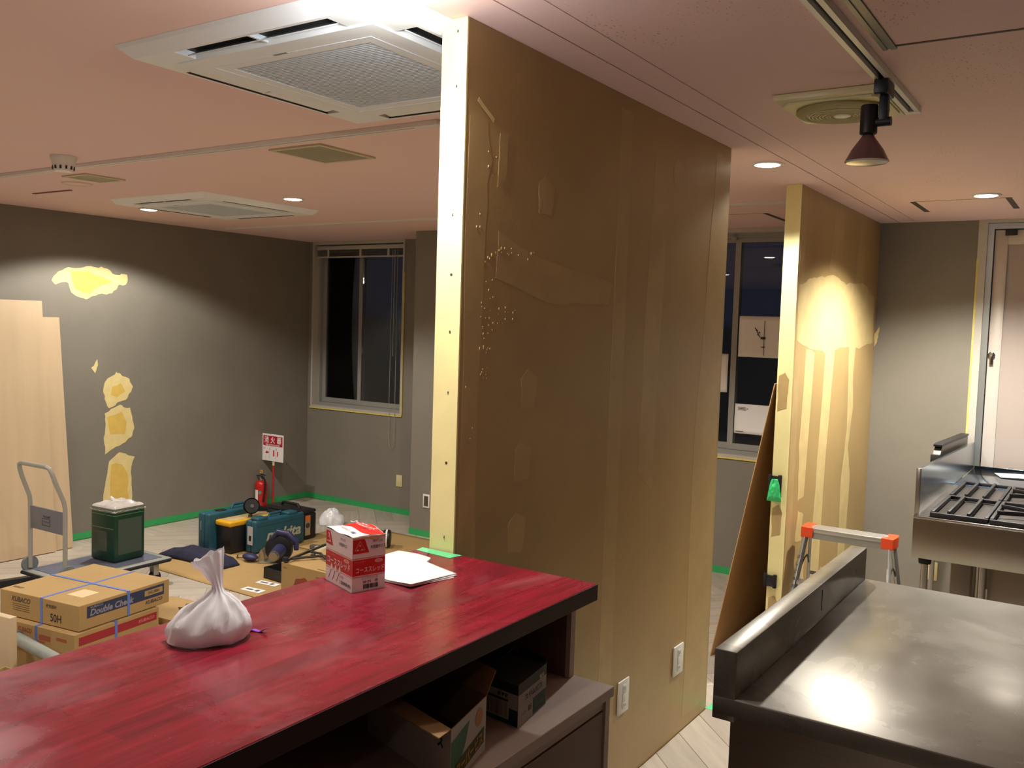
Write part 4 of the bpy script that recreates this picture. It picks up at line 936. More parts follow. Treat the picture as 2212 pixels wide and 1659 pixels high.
# black wall boxes on the end of the far partition
def blackbox(z0, z1, lab, x0=-1.449, x1=-1.392):
    t = thing('electrical_box', lab, 'electrical box', ((x0+x1)/2, 4.613, z0))
    obj('case', bx(t, x0+.004, 4.596, z0, x1-.004, 4.6125, z1, .002), M_BLACK, t)
    for sx_, a in ((x0-.004, x0+.012), (x1-.012, x1+.004)): obj('ear', bx(t, sx_, 4.594, z0-.006, a, 4.6125, z1+.006, .002), M_RUB, t)
    return t
e1 = blackbox(.765, .868, 'upper black plastic switch box, half hidden by green tape')
e2 = blackbox(.295, .352, 'lower black plastic switch box on the far partition end')
gt = thing('tape_wad', 'crumpled green masking tape over the upper black switch box', 'tape', (-1.42, 4.59, .74))
def fn(a, b):
    ww = .018+.028*(1-b)**.6; return V3((a-.5)*ww*1.6+.004, -.004-.012*math.sin(PI*a)*math.sin(PI*min(1, b*1.1))+.006*noise.noise(V3(a*6, b*7, 2)), .115*b)
obj('tape', G().grid(14, 16, fn), mat('green_crumple', '#3fcf7a', .35), gt, thick=.0008)

# ------------------------------------------------------------------ pale boards leaning on the left wall
def lean(name, lab, y0, y1, xb, xt, zt_, th, mat_, offs=0):
    t = thing(name, lab, 'board', (xb, (y0+y1)/2, FL), 0, 'pale boards leaning on the left wall')
    g = G(); n_ = V3(1, 0, 0)
    dx = xt-xb; hgt = zt_-FL
    M_ = None
    P = [(0, -(y1-y0)/2), (0, (y1-y0)/2)]
    a, b = P
    vs = [g.b.verts.new(v) for v in ((0, a[1], 0), (0, b[1], 0), (dx, b[1]-.015, hgt), (dx, a[1], hgt), (-th, a[1], 0), (-th, b[1], 0), (dx-th, b[1]-.015, hgt), (dx-th, a[1], hgt))]
    for f_ in ((0, 1, 2, 3), (7, 6, 5, 4), (0, 4, 5, 1), (1, 5, 6, 2), (2, 6, 7, 3), (3, 7, 4, 0)): g.b.faces.new([vs[i] for i in f_])
    obj('sheet', g, mat_, t, smooth=False); return t
lean('wood_board', 'taller pale plywood board leaning on the left wall, in front', 2.35, 3.715, -6.475, -6.640, 1.662, .012, M_WOOD)
lean('wood_board', 'shorter pale plywood board behind the taller one on the left wall', 2.9, 3.86, -6.50, -6.662, 1.544, .010, M_WOOD)

# ------------------------------------------------------------------ platform cart
cz = FL+.17
ca = thing('platform_cart', 'grey folding platform cart carrying the green can', 'cart', (-5.40, 3.40, FL), math.radians(1.5))
dk_ = .17
obj('deck', G().box(-.235, -.40, dk_-.03, .235, .36, dk_-.003, .012, 3), mat('cart_grey', '#9c9c94', .45, metal=.2), ca)
obj('deck_mat', G().box(-.190, -.355, dk_-.003, .190, .315, dk_, .001), mat('cart_mat', '#5c6070', .7, var=.05, vscale=40), ca)
obj('bumper', G().tube([(-.237, -.38, dk_-.018), (-.237, .34, dk_-.018), (-.215, .362, dk_-.018), (.215, .362, dk_-.018), (.237, .34, dk_-.018), (.237, -.38, dk_-.018), (.215, -.402, dk_-.018), (-.215, -.402, dk_-.018)], .011, 8, closed=True), M_RUB, ca)
for x in (-.17, .17):
    for y in (-.31, .27):
        c2 = obj('caster', G().box(x-.022, y-.02, .055, x+.022, y+.02, dk_-.0305, .003), M_ALU, ca)
        obj('wheel', G().cyl((x-.012, y, .042), (x+.012, y, .042), .041, seg=24), M_RUB, c2)
hp = [(-.185, -.365, dk_+.01), (-.185, -.365, .60), (-.183, -.372, .64), (-.176, -.42, .76), (-.172, -.438, .815), (-.160, -.446, .845), (-.130, -.45, .855), (.130, -.45, .855), (.160, -.446, .845), (.172, -.438, .815), (.176, -.42, .76), (.183, -.372, .64), (.185, -.365, .60), (.185, -.365, dk_+.01)]
obj('handle', G().tube(hp, .0135, 14), mat('handle_grey', '#a5a298', .4, metal=.3), ca)
obj('handle_plate', G().box(-.178, -.371, .435, .178, -.360, .575, .002), mat('plate_grey', '#77757a', .5, metal=.2), ca)
for s in (-1, 1): obj('hinge_disc', G().cyl((s*.212, -.36, .20), (s*.190, -.36, .20), .050, seg=28), mat('hinge_grey', '#6f7674', .5), ca)
text('PLA CART', ca, (0.005, -.3715, .525), (1, 0, 0), (0, 0, 1), M_BP, w=.07, h=.014, bold=.02)
for (a, b, c_2, d_2) in ((-.045, .470, .035, .512),):
    g = G().tube([(a, -.3722, b), (c_2, -.3722, b), (c_2, -.3722, d_2), (a, -.3722, d_2)], .0012, 4, closed=True); obj('label_outline', g, M_BP, ca)
text('最大荷重150kg', ca, (-.005, -.3715, .492), (1, 0, 0), (0, 0, 1), M_BP, w=.066, h=.010)
# black folded rod case on the floor left of the cart
rc = thing('metal_rail', 'black square rail lying on the floor at the left edge', 'rail', (-5.86, 3.08, FL+.001), math.radians(76))
obj('rail', G().box(-.45, -.025, 0, .22, .025, .045, .002), M_BLACK, rc)
obj('end_plate', G().box(-.452, -.026, -.0005, -.450, .026, .046), M_DARK, rc)

# green 18-litre can with film on top
cn = thing('metal_can', 'square dark green metal can covered with clear film, on the cart', 'can', (-5.415, 3.525, FL+.1715), math.radians(4))
a = .119
M_CAN = mat('can_green', '#173a2c', .3, metal=.2, var=.15, vscale=6)
obj('body', G().box(-a, -a, .001, a, a, .338, .018, 3), M_CAN, cn)
obj('light_band', G().box(-a-.0006, -a-.0006, .292, a+.0006, a+.0006, .325, .018, 3), mat('can_band', '#5a8a4a', .35), cn)
obj('rim', G().box(-a-.002, -a-.002, .335, a+.002, a+.002, .343, .018, 3), mat('can_rim', '#7c8a7c', .35, metal=.6), cn)
obj('label_panel', G().box(-a-.0008, -a+.03, .05, -a-.0002, a-.02, .25), mat('can_label', '#3c4a40', .4), cn)
obj('label_panel', G().box(a+.0002, -a+.03, .05, a+.0008, a-.03, .28), mat('can_label', '#4b4a3e', .4), cn)
obj('label_panel', G().box(-a+.03, -a-.0008, .07, a-.07, -a-.0002, .20), mat('can_label', '#3c4a40', .4), cn)
obj('seam', G().box(-a+.004, -a-.0012, .22, a-.004, -a-.0002, .224), mat('can_rim', '#7c8a7c', .35, metal=.6), cn)
g = G()
def fn(p, q):
    x = (p-.5)*2*(a+.004); y = (q-.5)*2*(a+.004); e = min(p, 1-p, q, 1-q)
    z = .346+.034*min(1, e*4)**.6+.012*noise.noise(V3(x*30, y*30, 1))*min(1, e*6)
    if e < .05: z = .346-.012*(.05-e)/.05*(1+noise.noise(V3(x*40, y*40, 4)))
    return V3(x, y, z)
obj('film_cover', g.grid(34, 34, fn), M_FILM, cn, ang=.9)
g = G(); g.tube([(-.02, -.02, .372), (-.028, -.022, .392), (-.038, -.028, .404)], [.008, .011, .007], 8); obj('film_knot', g, M_BAG, cn)

# ------------------------------------------------------------------ strapped cartons
BAND = mat('blue_strap', '#5a78c8', .35)
def carton(lab, P, rz, wx, wy, h, group=None, name='cardboard_box'):
    t = thing(name, lab, 'box', P, rz, group)
    obj('carton', G().box(-wx, 0, .0008, 0, wy, h, .002, 1), M_CARD, t, smooth=False)
    return t     # local: origin at the front corner, -x to the left, +y to the back; faces: y=0 (left-front), x=0 (right)
RZ1 = math.radians(8)
c1 = carton('top blue-strapped cardboard box with a printed navy band', (-3.942, 2.367, .107), RZ1, .553, .545, .122)
e = .0006
def yface(t, x, z): return (x, 0, z)
XA, ZA = (1, 0, 0), (0, 0, 1)
def ftext(t, s, x, z, w_, h_, m, **k): return text(s, t, (x, 0, z), XA, ZA, m, w=w_, h=h_, **k)     # on face y=0
def rtext(t, s, y, z, w_, h_, m, **k): return text(s, t, (0, y, z), (0, 1, 0), ZA, m, w=w_, h=h_, **k)   # on face x=0
def fdec(t, x0, z0, x1, z1, m, n_='print'): return decal(t, (0, 0, 0), XA, ZA, rect(x0, z0, x1, z1), m, n_)
def rdec(t, y0, z0, y1, z1, m, n_='print', off=.0005): return decal(t, (0, 0, 0), (0, 1, 0), ZA, rect(y0, z0, y1, z1), m, n_, off)
M_BLUEP = mat('navy_print', '#27304f', .55); M_GP = mat('pale_letter', '#8d8a94', .55); M_BRP = mat('brown_print', '#5a4632', .6)
ftext(c1, '50H', -.155, .040, .075, .038, M_BP, bold=.012); ftext(c1, 'KUBACO', -.40, .090, .135, .026, M_BRP, bold=.03, italic=.3); ftext(c1, '換気部材', -.185, .092, .075, .018, M_BRP, bold=.02)
for k in range(4): fdec(c1, -.46, .035+.010*k, -.34, .038+.010*k, M_BRP, 'small_print')
rdec(c1, .045, .052, .51, .108, M_BLUEP, 'blue_band')
rtext(c1, 'Double Check', .19, .075, .255, .032, M_GP, bold=.03, italic=.2); rtext(c1, 'KUBACO', .10, .1, .07, .010, M_GP, bold=.02)
rdec(c1, .385, .068, .50, .096, M_CARD, 'model_label', .0008); rtext(c1, 'DC-50H', .443, .082, .07, .013, M_BP, bold=.02, off=.0014)
rtext(c1, 'KUBACO', .445, .035, .11, .018, M_BRP, bold=.04, italic=.3)
tz = .122
text('KUBACO', c1, (-.50, .06, tz), (1, 0, 0), (0, 1, 0), M_BRP, w=.07, h=.02, bold=.02)
decal(c1, (0, 0, tz), (1, 0, 0), (0, 1, 0), rect(-.205, .10, -.10, .20), mat('cream_label', '#d9bf94', .7), 'address_label')
def strap(t, wx, wy, h, x, y):
    g = G(); d_ = .0012; w_ = .0075
    if x is not None:
        g.box(x-w_, -.0016, .0, x+w_, -.0006, h+.0014); g.box(x-w_, -.0016, h+.0006, x+w_, wy+.0016, h+.0016); g.box(x-w_, wy+.0006, .0, x+w_, wy+.0016, h+.0014)
    else:
        g.box(.0006, y-w_, .0, .0016, y+w_, h+.0014); g.box(-wx-.0016, y-w_, h+.0016, .0016, y+w_, h+.0026); g.box(-wx-.0016, y-w_, .0, -wx-.0006, y+w_, h+.0014)
    return obj('strap', g, BAND, t, smooth=False)
strap(c1, .553, .545, tz, -.255, None); strap(c1, .553, .545, tz, None, .285)
c2 = carton('blue-strapped cardboard box with red band, second in the stack', (-3.925, 2.335, -.001), RZ1, .50, .50, .105)
rdec(c2, .025, .045, .485, .085, mat('crimson_print', '#9c2028', .55), 'red_band'); rtext(c2, 'KUBACO', .42, .065, .10, .016, mat('pink_letter', '#c87a72', .6), bold=.03, italic=.3)
ftext(c2, 'KUBACO', -.34, .075, .10, .024, mat('red_faded', '#a0553a', .6), bold=.03, italic=.3); fdec(c2, -.24, .045, -.16, .07, mat('red_faded', '#a0553a', .6), 'small_print'); fdec(c2, -.12, .06, -.05, .075, mat('red_faded', '#a0553a', .6), 'small_print'); fdec(c2, -.33, .03, -.20, .04, mat('red_faded', '#a0553a', .6), 'small_print')
strap(c2, .50, .50, .105, -.26, None); strap(c2, .50, .50, .105, None, .235)
c3 = carton('lowest plain cardboard box beneath the strapped pair', (-3.93, 2.35, FL+.001), RZ1, .50, .52, .186)
c4 = carton('cardboard box with dark print beside the strapped stack, tools lying on it', (-3.86, 2.90, FL+.001), RZ1, .42, .30, .215)
for k in range(5): rdec(c4, .03+.045*k, .15, .055+.045*k, .17, M_BRP, 'print_mark')
for k in range(4): decal(c4, (0, 0, .215), (1, 0, 0), (0, 1, 0), rect(-.12+.028*k, .03, -.10+.028*k, .05), M_BRP, 'print_mark')
# tool tray roll on it
t = thing('putty_knife_tin', 'grey curved metal trough on the box beside the strapped stack', 'tray', (-3.95, 3.04, FL+.217), math.radians(20))
g = G(); g.grid(16, 8, lambda a, b: V3(-.10+.20*a, -.035+.07*b, .002+.030*(abs(b-.5)*2)**2+.006*math.sin(PI*a))); obj('trough', g, mat('grey_rubber', '#77706a', .5), t, thick=.003)
t = thing('paint_brush', 'brush with dark handle lying over the box of tools', 'brush', (-3.98, 3.12, FL+.252), math.radians(15))
obj('handle', G().tube([(0, 0, .008), (.06, 0, .010), (.12, .004, .012)], [.008, .006, .004], 8), M_BLACK, t); obj('bristles', G().box(-.06, -.018, .0, 0, .018, .014, .003), mat('bristle', '#b09a80', .9), t)
# left-edge upright board, pipe, carton with film
t = thing('wood_offcut', 'upright pale wooden offcut at the left edge below the boxes', 'board', (-4.10, 2.12, FL+.001), math.radians(8))
obj('plank', G().box(-.30, -.018, 0, .045, .018, .405, .003), M_WOOD, t)
t = thing('plastic_pipe', 'grey plastic pipe lying in front of the strapped boxes', 'pipe', (-3.95, 2.21, .052))
p0, p1 = V3(-.33, .030, -.0), V3(.30, -.03, .0)
obj('tube', G().cyl(p0, p1, .028, seg=28, cap=False), mat('pvc_grey', '#8f938c', .4), t); obj('bore', G().cyl(p0, p1, .024, seg=24), M_DARK, t)
obj('socket', G().cyl(p0, p0.lerp(p1, .08), .033, seg=28), mat('pvc_grey2', '#6f726c', .4), t)
t = thing('open_cardboard_box', 'open carton with clear wrapping at lower left under the pipe', 'box', (-3.60, 2.11, FL+.001), math.radians(8))
g = G().box(-.42, -.36, 0, .2, -.356, .205).box(-.42, .016, 0, .2, .02, .205).box(-.42, -.356, 0, -.416, .016, .205).box(.196, -.356, 0, .2, .016, .205).box(-.42, -.36, -.0005, .2, .02, .003)
obj('carton', g, M_CARD, t, smooth=False)
obj('wrapping', G().grid(20, 14, lambda a, b: V3(-.40+.58*a, -.34+.34*b, .165+.022*noise.noise(V3(a*9, b*7, 3)))), M_FILM, t)

# ------------------------------------------------------------------ cardboard sheets on the floor
def csheet(lab, x0, y0, x1, y1, z, rz):
    t = thing('cardboard_sheet', lab, 'cardboard', ((x0+x1)/2, (y0+y1)/2, z), rz); a = (x1-x0)/2; b = (y1-y0)/2
    obj('sheet', G().grid(24, 16, lambda p, q: V3((p-.5)*2*a, (q-.5)*2*b, .003+.0025*noise.noise(V3(p*5, q*5, z*9)))), M_CARD, t, thick=.004)
    return t
sa = csheet('flattened cardboard sheet under the tool cases', -5.66, 3.87, -3.6, 4.93, FL+.001, math.radians(-.5))
sb2 = csheet('flattened cardboard sheet reaching to the partition foot', -5.45, 4.95, -3.3, 5.80, FL+.001, 0)
for (x, y, rz, w_, h_, lb_) in ((-4.60, 3.96, .1, .16, .07, 'nearer'), (-4.64, 4.12, .1, .17, .06, 'farther')):
    t = thing('paper_label', 'white paper label on the cardboard sheet, the %s of two' % lb_, 'label', (x, y, FL+.0085), rz, 'labels on the cardboard sheet')
    obj('label', G().box(-w_/2, -h_/2, 0, w_/2, h_/2, .0006), M_PAPER, t); obj('print', G().box(-w_/2+.02, -.01, .0006, 0, .012, .0009).box(.02, -.015, .0006, .05, .02, .0009), mat('grey_print', '#6b626a', .5), t)

# ------------------------------------------------------------------ tool cases
def tcase(lab, x0, y0, x1, y1, h, z=FL+.012):
    t = thing('tool_case', lab, 'tool case', ((x0+x1)/2, (y0+y1)/2, z), 0, 'teal tool cases'); a = (x1-x0)/2; b = (y1-y0)/2
    obj('shell', G().box(-a, -b, 0.001, a*.0, b, h, .016, 3), M_TEAL, t); obj('shell', G().box(a*.02, -b, 0.001, a, b, h, .016, 3), M_TEAL, t)
    return t, a, b
t, a, b = tcase('teal plastic tool case standing upright with big pale lettering on its side', -5.40, 4.565, -5.285, 5.06, .245)
for y in (-.17, .13): obj('hinge_boss', G().box(-a*.6, y-.05, .235, a*.9, y+.05, .264, .012, 3), M_TEAL, t)
obj('handle', G().tube([(0, -.07, .240), (0, -.06, .268), (0, .05, .270), (0, .06, .240)], .011, 10), M_TEAL, t)
for y in (-.19, .195): obj('latch', G().box(-.018, y-.035, .240, .034, y+.035, .252, .004), M_BLACK, t)
text('makita', t, (a, .035, .120), (0, 1, 0), (0, 0, 1), mat('case_letter', '#a9a893', .5), w=.35, h=.085, bold=.03, italic=.25)
for z in (.03, .20): obj('rib', G().box(a-.001, -b+.02, z, a+.003, b-.02, z+.012, .002), M_TEAL, t)
obj('label', G().box(-.030, -b-.0012, .06, .028, -b-.0002, .20), mat('case_label', '#b9b2ac', .5), t); obj('label_mark', G().box(-.012, -b-.0018, .09, .012, -b-.0013, .13), M_BP, t)
t, a, b = tcase('teal plastic tool case standing left, behind the yellow-lidded box', -5.72, 4.385, -5.59, 4.90, .285)
obj('latch', G().box(-.03, -b+.12, .278, .035, -b+.19, .291, .004), M_BLACK, t); obj('handle', G().tube([(0, .0, .282), (0, .02, .312), (0, .17, .312), (0, .19, .282)], .010, 10), mat('handle_teal', '#1b4a68', .5), t)
obj('rib', G().box(-.012, -b-.003, .02, .012, -b+.001, .26, .002), M_TEAL, t)
text('makita', t, (-.030, -b, .19), (0, 0, 1), (-1, 0, 0), mat('case_letter', '#a9a893', .5), w=.07, h=.014, bold=.02)
# yellow-lidded toolbox
t = thing('toolbox', 'black toolbox with yellow and clear lid between the teal cases', 'toolbox', (-5.500, 4.66, FL+.011))
obj('body', G().box(-.078, -.21, 0, .078, .20, .20, .012, 3), M_BLACK, t); ld2 = obj('lid', G().box(-.086, -.225, .20, .086, .215, .242, .014, 3), mat('yellow_lid', '#d9a21c', .4), t)
obj('clear_window', G().box(-.062, -.185, .242, .062, .19, .2445, .001), mat('lid_window', '#bfa878', .3), ld2); obj('catch', G().cyl((.045, .0, .2445), (.045, .0, .262), .016, seg=18), mat('catch', '#574a30', .5), ld2)
# black case behind
t = thing('tool_case', 'black tool case with orange label at the right end of the group', 'tool case', (-5.565, 5.165, FL+.0135))
obj('body', G().box(-.20, -.075, .0, .225, .075, .205, .010, 2), M_BLACK, t); obj('lid', G().box(-.20, -.075, .207, .225, .075, .235, .010, 2), M_BLACK, t)
obj('handle', G().tube([(-.10, 0, .233), (-.08, 0, .260), (.09, 0, .260), (.11, 0, .233)], .011, 10), M_BLACK, t)
obj('label', G().box(.2252, -.045, .03, .2262, .01, .19), mat('case_photo', '#9c8f70', .5), t); obj('label_head', G().box(.2263, -.045, .145, .2268, .01, .19), mat('orange_label', '#d4703a', .5), t); obj('label_picture', G().cyl((.2263, -.018, .11), (.2268, -.018, .11), .022, seg=20), mat('pic_dark', '#3c3a36', .5), t)
# sign pole + extinguisher
ex = thing('fire_extinguisher', 'red fire extinguisher standing against the left wall', 'extinguisher', (-6.625, 5.785, FL))
k_ = .056
obj('cylinder', G().lathe([(0, .012), (k_*.9, .012), (k_, .022), (k_, .215), (k_*.92, .235), (k_*.6, .252), (.018, .258)], seg=36), M_RED, ex)
obj('foot_ring', G().lathe([(k_+.004, .0005), (k_+.004, .014), (k_-.004, .014), (k_-.004, .0005)], seg=36), mat('dark_red', '#6a1512', .5), ex)
obj('valve', G().cyl((0, 0, .258), (0, 0, .285), .016, .012, seg=16), M_ALU, ex)
obj('lever', G().box(-.058, -.010, .290, .02, .010, .296, .002).box(-.050, -.009, .306, .018, .009, .312, .002, M=Matrix.Rotation(.12, 4, 'Y')), M_BLACK, ex)
obj('safety_pin', G().tube([(.0+.014*math.cos(a*PI/6), 0, .333+.014*math.sin(a*PI/6)) for a in range(12)], .0045, 8, closed=True), mat('pin_yellow', '#d8a020', .4), ex)
obj('hose', G().tube([(.012, -.004, .282), (.045, -.012, .285), (.068, -.016, .262), (.074, -.018, .20), (.068, -.022, .12), (.064, -.03, .06)], [.008, .008, .008, .008, .008, .011], 10), M_RUB, ex)
g = G(); 
def cyl_patch(a0, a1, z0, z1, rr, m, nm):
    g = G(); g.grid(10, 1, lambda p, q: V3(rr*math.cos(a0+(a1-a0)*p), rr*math.sin(a0+(a1-a0)*p), z0+(z1-z0)*q)); return obj(nm, g, m, ex)
cyl_patch(math.radians(-115), math.radians(-72), .03, .17, k_+.0008, M_WP, 'label'); 
g = G(); g.cyl((k_*.62, -k_*.80, .145), (k_*.63, -k_*.815, .145), .016, seg=20); obj('emblem', g, mat('teal_emblem', '#5a8a86', .5), ex)
sg = thing('extinguisher_sign', 'red and white fire extinguisher sign on a slim red pole', 'sign', (-6.545, 5.86, FL))
obj('pole', G().cyl((0, 0, .004), (0, 0, .40), .0085, seg=14), M_RED, sg); obj('base', G().box(-.02, -.10, .0005, .02, .02, .006, .002), mat('stand_red', '#a01f1c', .4), sg)
obj('pole_tip', G().cyl((0, 0, .395), (0, 0, .43), .011, seg=14), M_IVORY, sg)
bd = obj('sign_board', G().box(-.143, -.012, .435, .143, -.009, .690, .001, 1), M_WP, sg)
SO = (0, -.0121, .5625); SU, SV = (1, 0, 0), (0, 0, 1)
decal(sg, SO, SU, SV, rect(-.130, .015, .130, .110), mat('sign_red', '#b01c28', .45), 'red_panel')
for i, ch in enumerate('消火器'): text(ch, sg, (SO[0]-.085+.085*i, SO[1], SO[2]+.072), SU, SV, M_WP, w=.060, h=.062, bold=.02)
text('FIRE EXTINGUISHER', sg, (SO[0], SO[1], SO[2]+.026), SU, SV, M_WP, w=.19, h=.013, bold=.02)
for i, ch in enumerate('123'): text(ch, sg, (SO[0]-.120+.085*i, SO[1], SO[2]-.012), SU, SV, M_REDP, w=.008, h=.014, bold=.03)
for x in (-.045, .042): decal(sg, SO, SU, SV, rect(x-.001, -.105, x+.001, .0), mat('grey_print', '#6b626a', .5), 'divider')
decal(sg, SO, SU, SV, [(-.10, -.055), (-.085, -.035), (-.05, -.045), (-.06, -.055), (-.085, -.06)], M_REDP, 'hand_picture')
decal(sg, SO, SU, SV, rect(.005, -.08, .022, -.022), M_REDP, 'bottle_picture'); decal(sg, SO, SU, SV, [(.06, -.03), (.075, -.035), (.068, -.08), (.056, -.08)], M_REDP, 'hose_picture')

# grinder lying on the cases
t = thing('angle_grinder', 'dark round grinder lying on top of the tool cases', 'grinder', (-5.46, 4.63, .096))
dsc = V3(.86, -.45, .2).normalized(); cc = V3(.03, .02, .058)
obj('disc', G().cyl(cc, cc+dsc*.012, .052, seg=36), mat('disc_dark', '#232122', .6), t); obj('hub', G().cyl(cc+dsc*.012, cc+dsc*.02, .014, seg=18), mat('hub_grey', '#6e6a64', .4, metal=.6), t)
obj('guard', G().lathe([(.030, -.026), (.060, -.026), (.062, 0)], seg=30, M=Matrix.Translation(cc) @ dsc.to_track_quat('Z', 'Y').to_matrix().to_4x4()), M_BLACK, t)
obj('grip', G().tube([cc-dsc*.03, V3(-.02, .10, .02), V3(-.01, .20, .003)], [.022, .024, .020], 12), M_BLACK, t)
# navy cloth / trousers
t = thing('folded_clothes', 'dark navy clothing dropped on the cardboard left of the cases', 'clothing', (-5.47, 4.23, FL+.008), 0)
def fn(p, q):
    x = -.33+.66*p; y = -.14+.24*q+.10*math.sin(2.2*p)-.11*p; e = min(p, 1-p, q, 1-q)
    return V3(x, y, .004+.055*min(1, e*5)**.7+.025*noise.noise(V3(p*6, q*3, 4))*min(1, e*8))
obj('cloth', G().grid(36, 20, fn), M_NAVY, t, ang=1.5, thick=.004)
t = thing('dust_mask', 'dark blue rounded cloth item on the cardboard by the toolbox', 'cloth', (-5.17, 4.42, FL+.012))
obj('shell', G().sph((0, 0, .028), .06, (1.15, .75, .45), 20), mat('navy_shell', '#2a2850', .5), t); obj('strap', G().tube([(-.06, 0, .01), (-.12, -.02, .006), (-.17, .03, .006)], .004, 6), M_BLACK, t)
# circular saw
cs = thing('circular_saw', 'black circular saw with dark blue housing in front of the teal case', 'circular saw', (-4.99, 4.56, FL+.009), math.radians(28)); cs.scale = (1.15, 1.15, 1.15)
obj('base_plate', G().box(-.14, -.07, .0, .13, .07, .004, .001), mat('saw_base', '#b0a68e', .35, metal=.7), cs)
bld = V3(0, -1, 0)
obj('blade_guard', G().lathe([(.0, .0), (.080, 0), (.085, -.004), (.085, -.040), (.078, -.044), (0, -.044)], seg=36, M=Matrix.Translation((0, -.03, .095)) @ Matrix.Rotation(-PI/2, 4, 'X')), M_BLACK, cs)
obj('motor', G().cyl((.02, -.09, .095), (.02, -.19, .085), .042, .036, seg=24), mat('saw_blue', '#2b2b52', .45), cs)
obj('motor_cap', G().cyl((.02, -.19, .085), (.02, -.215, .083), .034, .028, seg=24), mat('saw_silver', '#9a9a98', .25, metal=.9), cs)
obj('handle', G().tube([(-.04, -.06, .16), (.0, -.075, .205), (.07, -.085, .20), (.12, -.08, .15), (.12, -.08, .10)], [.016, .019, .020, .018, .015], 12), mat('saw_blue', '#2b2b52', .45), cs)
obj('front_guide', G().prism([(-.15, 0), (-.14, .05), (-.125, .075), (-.11, .05), (-.105, 0)], -.03, .03, M=frame((0, 0, .002), (1, 0, 0), (0, 0, 1))), mat('saw_base', '#b0a68e', .35, metal=.7), cs)
obj('blade', G().cyl((0, -.035, .072), (0, -.037, .072), .066, seg=40), M_ALU, cs)
t = thing('tape_roll', 'cream roll of tape standing behind the saw', 'tape', (-4.90, 4.86, FL+.009))
obj('roll', G().lathe([(.020, .0), (.045, .0), (.047, .003), (.047, .062), (.045, .065), (.020, .065), (.020, 0)], seg=36), mat('cream_roll', '#d8cfae', .5), t)
obj('core', G().lathe([(.0195, .001), (.0195, .064), (.017, .064), (.017, .001)], seg=30), M_CARDD, t)
# black tray
t = thing('plastic_tray', 'low black open tray beside the cardboard box', 'tray', (-4.565, 4.33, FL+.009), math.radians(-3))
g = G().box(-.19, -.15, 0, .19, .15, .004).box(-.19, -.15, .004, -.184, .15, .075).box(.184, -.15, .004, .19, .15, .075).box(-.184, -.15, .004, .184, -.144, .075).box(-.184, .144, .004, .184, .15, .075)
obj('tray', g, M_BLACK, t); obj('paper', G().box(.02, -.10, .030, .14, .06, .0315), M_PAPER, t)
# printed cardboard box with tools
bxx = thing('cardboard_box', 'cardboard box with faded red print, black tools piled on it', 'box', (-4.322, 3.945, FL+.009))
obj('carton', G().box(0, 0, 0.001, .385, .40, .235, .002, 1), M_CARD, bxx, smooth=False)
fr_ = mat('faded_red', '#8a4228', .7)
decal(bxx, (0, 0, 0), (1, 0, 0), (0, 0, 1), blob([(.09, .03), (.28, .03), (.27, .12), (.21, .17), (.13, .15)], 5, .01), fr_, 'red_print'); 
text('YAMAMOTO', bxx, (.34, 0, .19), (1, 0, 0), (0, 0, 1), M_BRP, w=.05, h=.012) if False else text('YAMATO', bxx, (.33, 0, .19), (1, 0, 0), (0, 0, 1), M_BRP, w=.05, h=.012)
text('50入', bxx, (.04, 0, .205), (1, 0, 0), (0, 0, 1), M_BRP, w=.04, h=.012)
obj('flap', G().box(.30, .02, .2355, .388, .38, .240), M_CARD, bxx, smooth=False)
fr2 = thing('clamp_frame', 'black metal clamp frame with bright rail lying on the printed box', 'clamp', (-4.22, 4.12, FL+.2495), math.radians(14))
obj('rail', G().box(-.10, -.15, .006, -.085, .30, .022, .002).box(-.125, -.16, .0, -.09, -.13, .03, .003), M_BLACK, fr2); obj('bright_edge', G().box(-.088, -.15, .022, -.084, .30, .0245), M_ALU, fr2)
obj('cross_arm', G().tube([(-.09, -.10, .012), (.04, .02, .016), (.14, .04, .020), (.22, .12, .018)], .008, 8), mat('dark_iron', '#3a3530', .5, metal=.5), fr2)
obj('cross_arm', G().tube([(-.09, .10, .012), (.02, .06, .02), (.10, -.02, .016), (.20, -.02, .018)], .008, 8), mat('dark_iron', '#3a3530', .5, metal=.5), fr2)
obj('grip', G().box(.10, .03, .006, .24, .07, .036, .008, 3), M_BLACK, fr2); obj('knob', G().sph((.0, .0, .020), .016, (1, 1, 1), 14), mat('dark_iron', '#3a3530', .5, metal=.5), fr2)
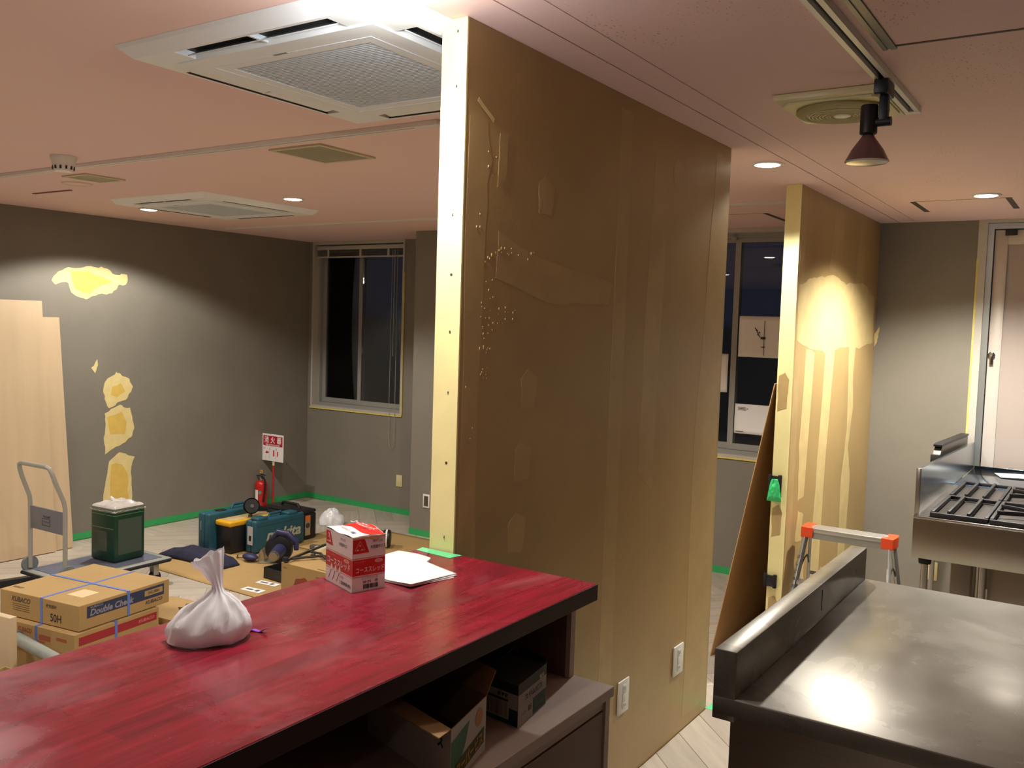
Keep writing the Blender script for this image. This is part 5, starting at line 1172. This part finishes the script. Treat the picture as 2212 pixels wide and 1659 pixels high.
t = thing('glove', 'small green work glove behind the printed box of tools', 'glove', (-4.05, 4.42, FL+.009)); obj('glove', G().sph((0, 0, .02), .04, (1.2, .8, .5), 14), mat('lime_glove', '#7fae4a', .7), t)
obj('cuff', G().sph((-.05, 0, .018), .03, (1, .9, .5), 12), M_NAVY, t)
# plastic bag of parts and red/black item behind the screw box
t = thing('plastic_bag', 'translucent white bag on the floor behind the screw box', 'bag', (-5.62, 5.70, FL+.001))
def fn(p, q):
    a = 2*PI*p; ph = PI*q/2; rr = .10*(1+.18*noise.noise(V3(math.cos(a)*2, math.sin(a)*2, q*3)))
    return V3(rr*math.cos(a)*math.cos(ph)*1.15, rr*math.sin(a)*math.cos(ph), .004+.13*math.sin(ph)*(1+.15*noise.noise(V3(math.cos(a)*3, q*5, 1))))
obj('film', G().grid(40, 14, fn), M_BAG, t, ang=1.0); obj('contents', G().sph((0, 0, .04), .05, (1.2, 1, .7), 14), mat('tan_contents', '#b09a78', .7), t)
t = thing('work_bag', 'dark bag with red trim lying behind the screw box', 'bag', (-5.10, 5.45, FL+.009), .3)
obj('body', G().sph((0, 0, .045), .08, (1.5, 1, .55), 20), mat('bag_dark', '#241c20', .7), t); obj('trim', G().tube([(.11*math.cos(a*PI/8), .075*math.sin(a*PI/8), .055) for a in range(16)], .006, 6, closed=True), mat('red_trim', '#8c2430', .6), t)
t = thing('steel_ruler', 'flat grey metal bar behind the tools', 'bar', (-4.75, 5.05, FL+.02), math.radians(20)); obj('bar', G().box(-.35, -.02, 0, .25, .02, .03, .002), mat('dull_bar', '#6e675c', .5, metal=.4), t)
t = thing('tape_dispenser', 'black and white curved item on the sheet right of the screw box', 'tool', (-4.72, 5.36, FL+.009), .6)
obj('shell', G().lathe([(.0, .0), (.060, .0), (.068, .006), (.068, .05), (.060, .056), (0, .056)], seg=32, M=Matrix.Translation((0, 0, .069)) @ Matrix.Rotation(PI/2, 4, 'Y')), M_BLACK, t); obj('band', G().lathe([(.069, .020), (.0695, .024), (.0695, .030), (.069, .034)], seg=32, M=Matrix.Translation((0, 0, .069)) @ Matrix.Rotation(PI/2, 4, 'Y')), M_WP, t)
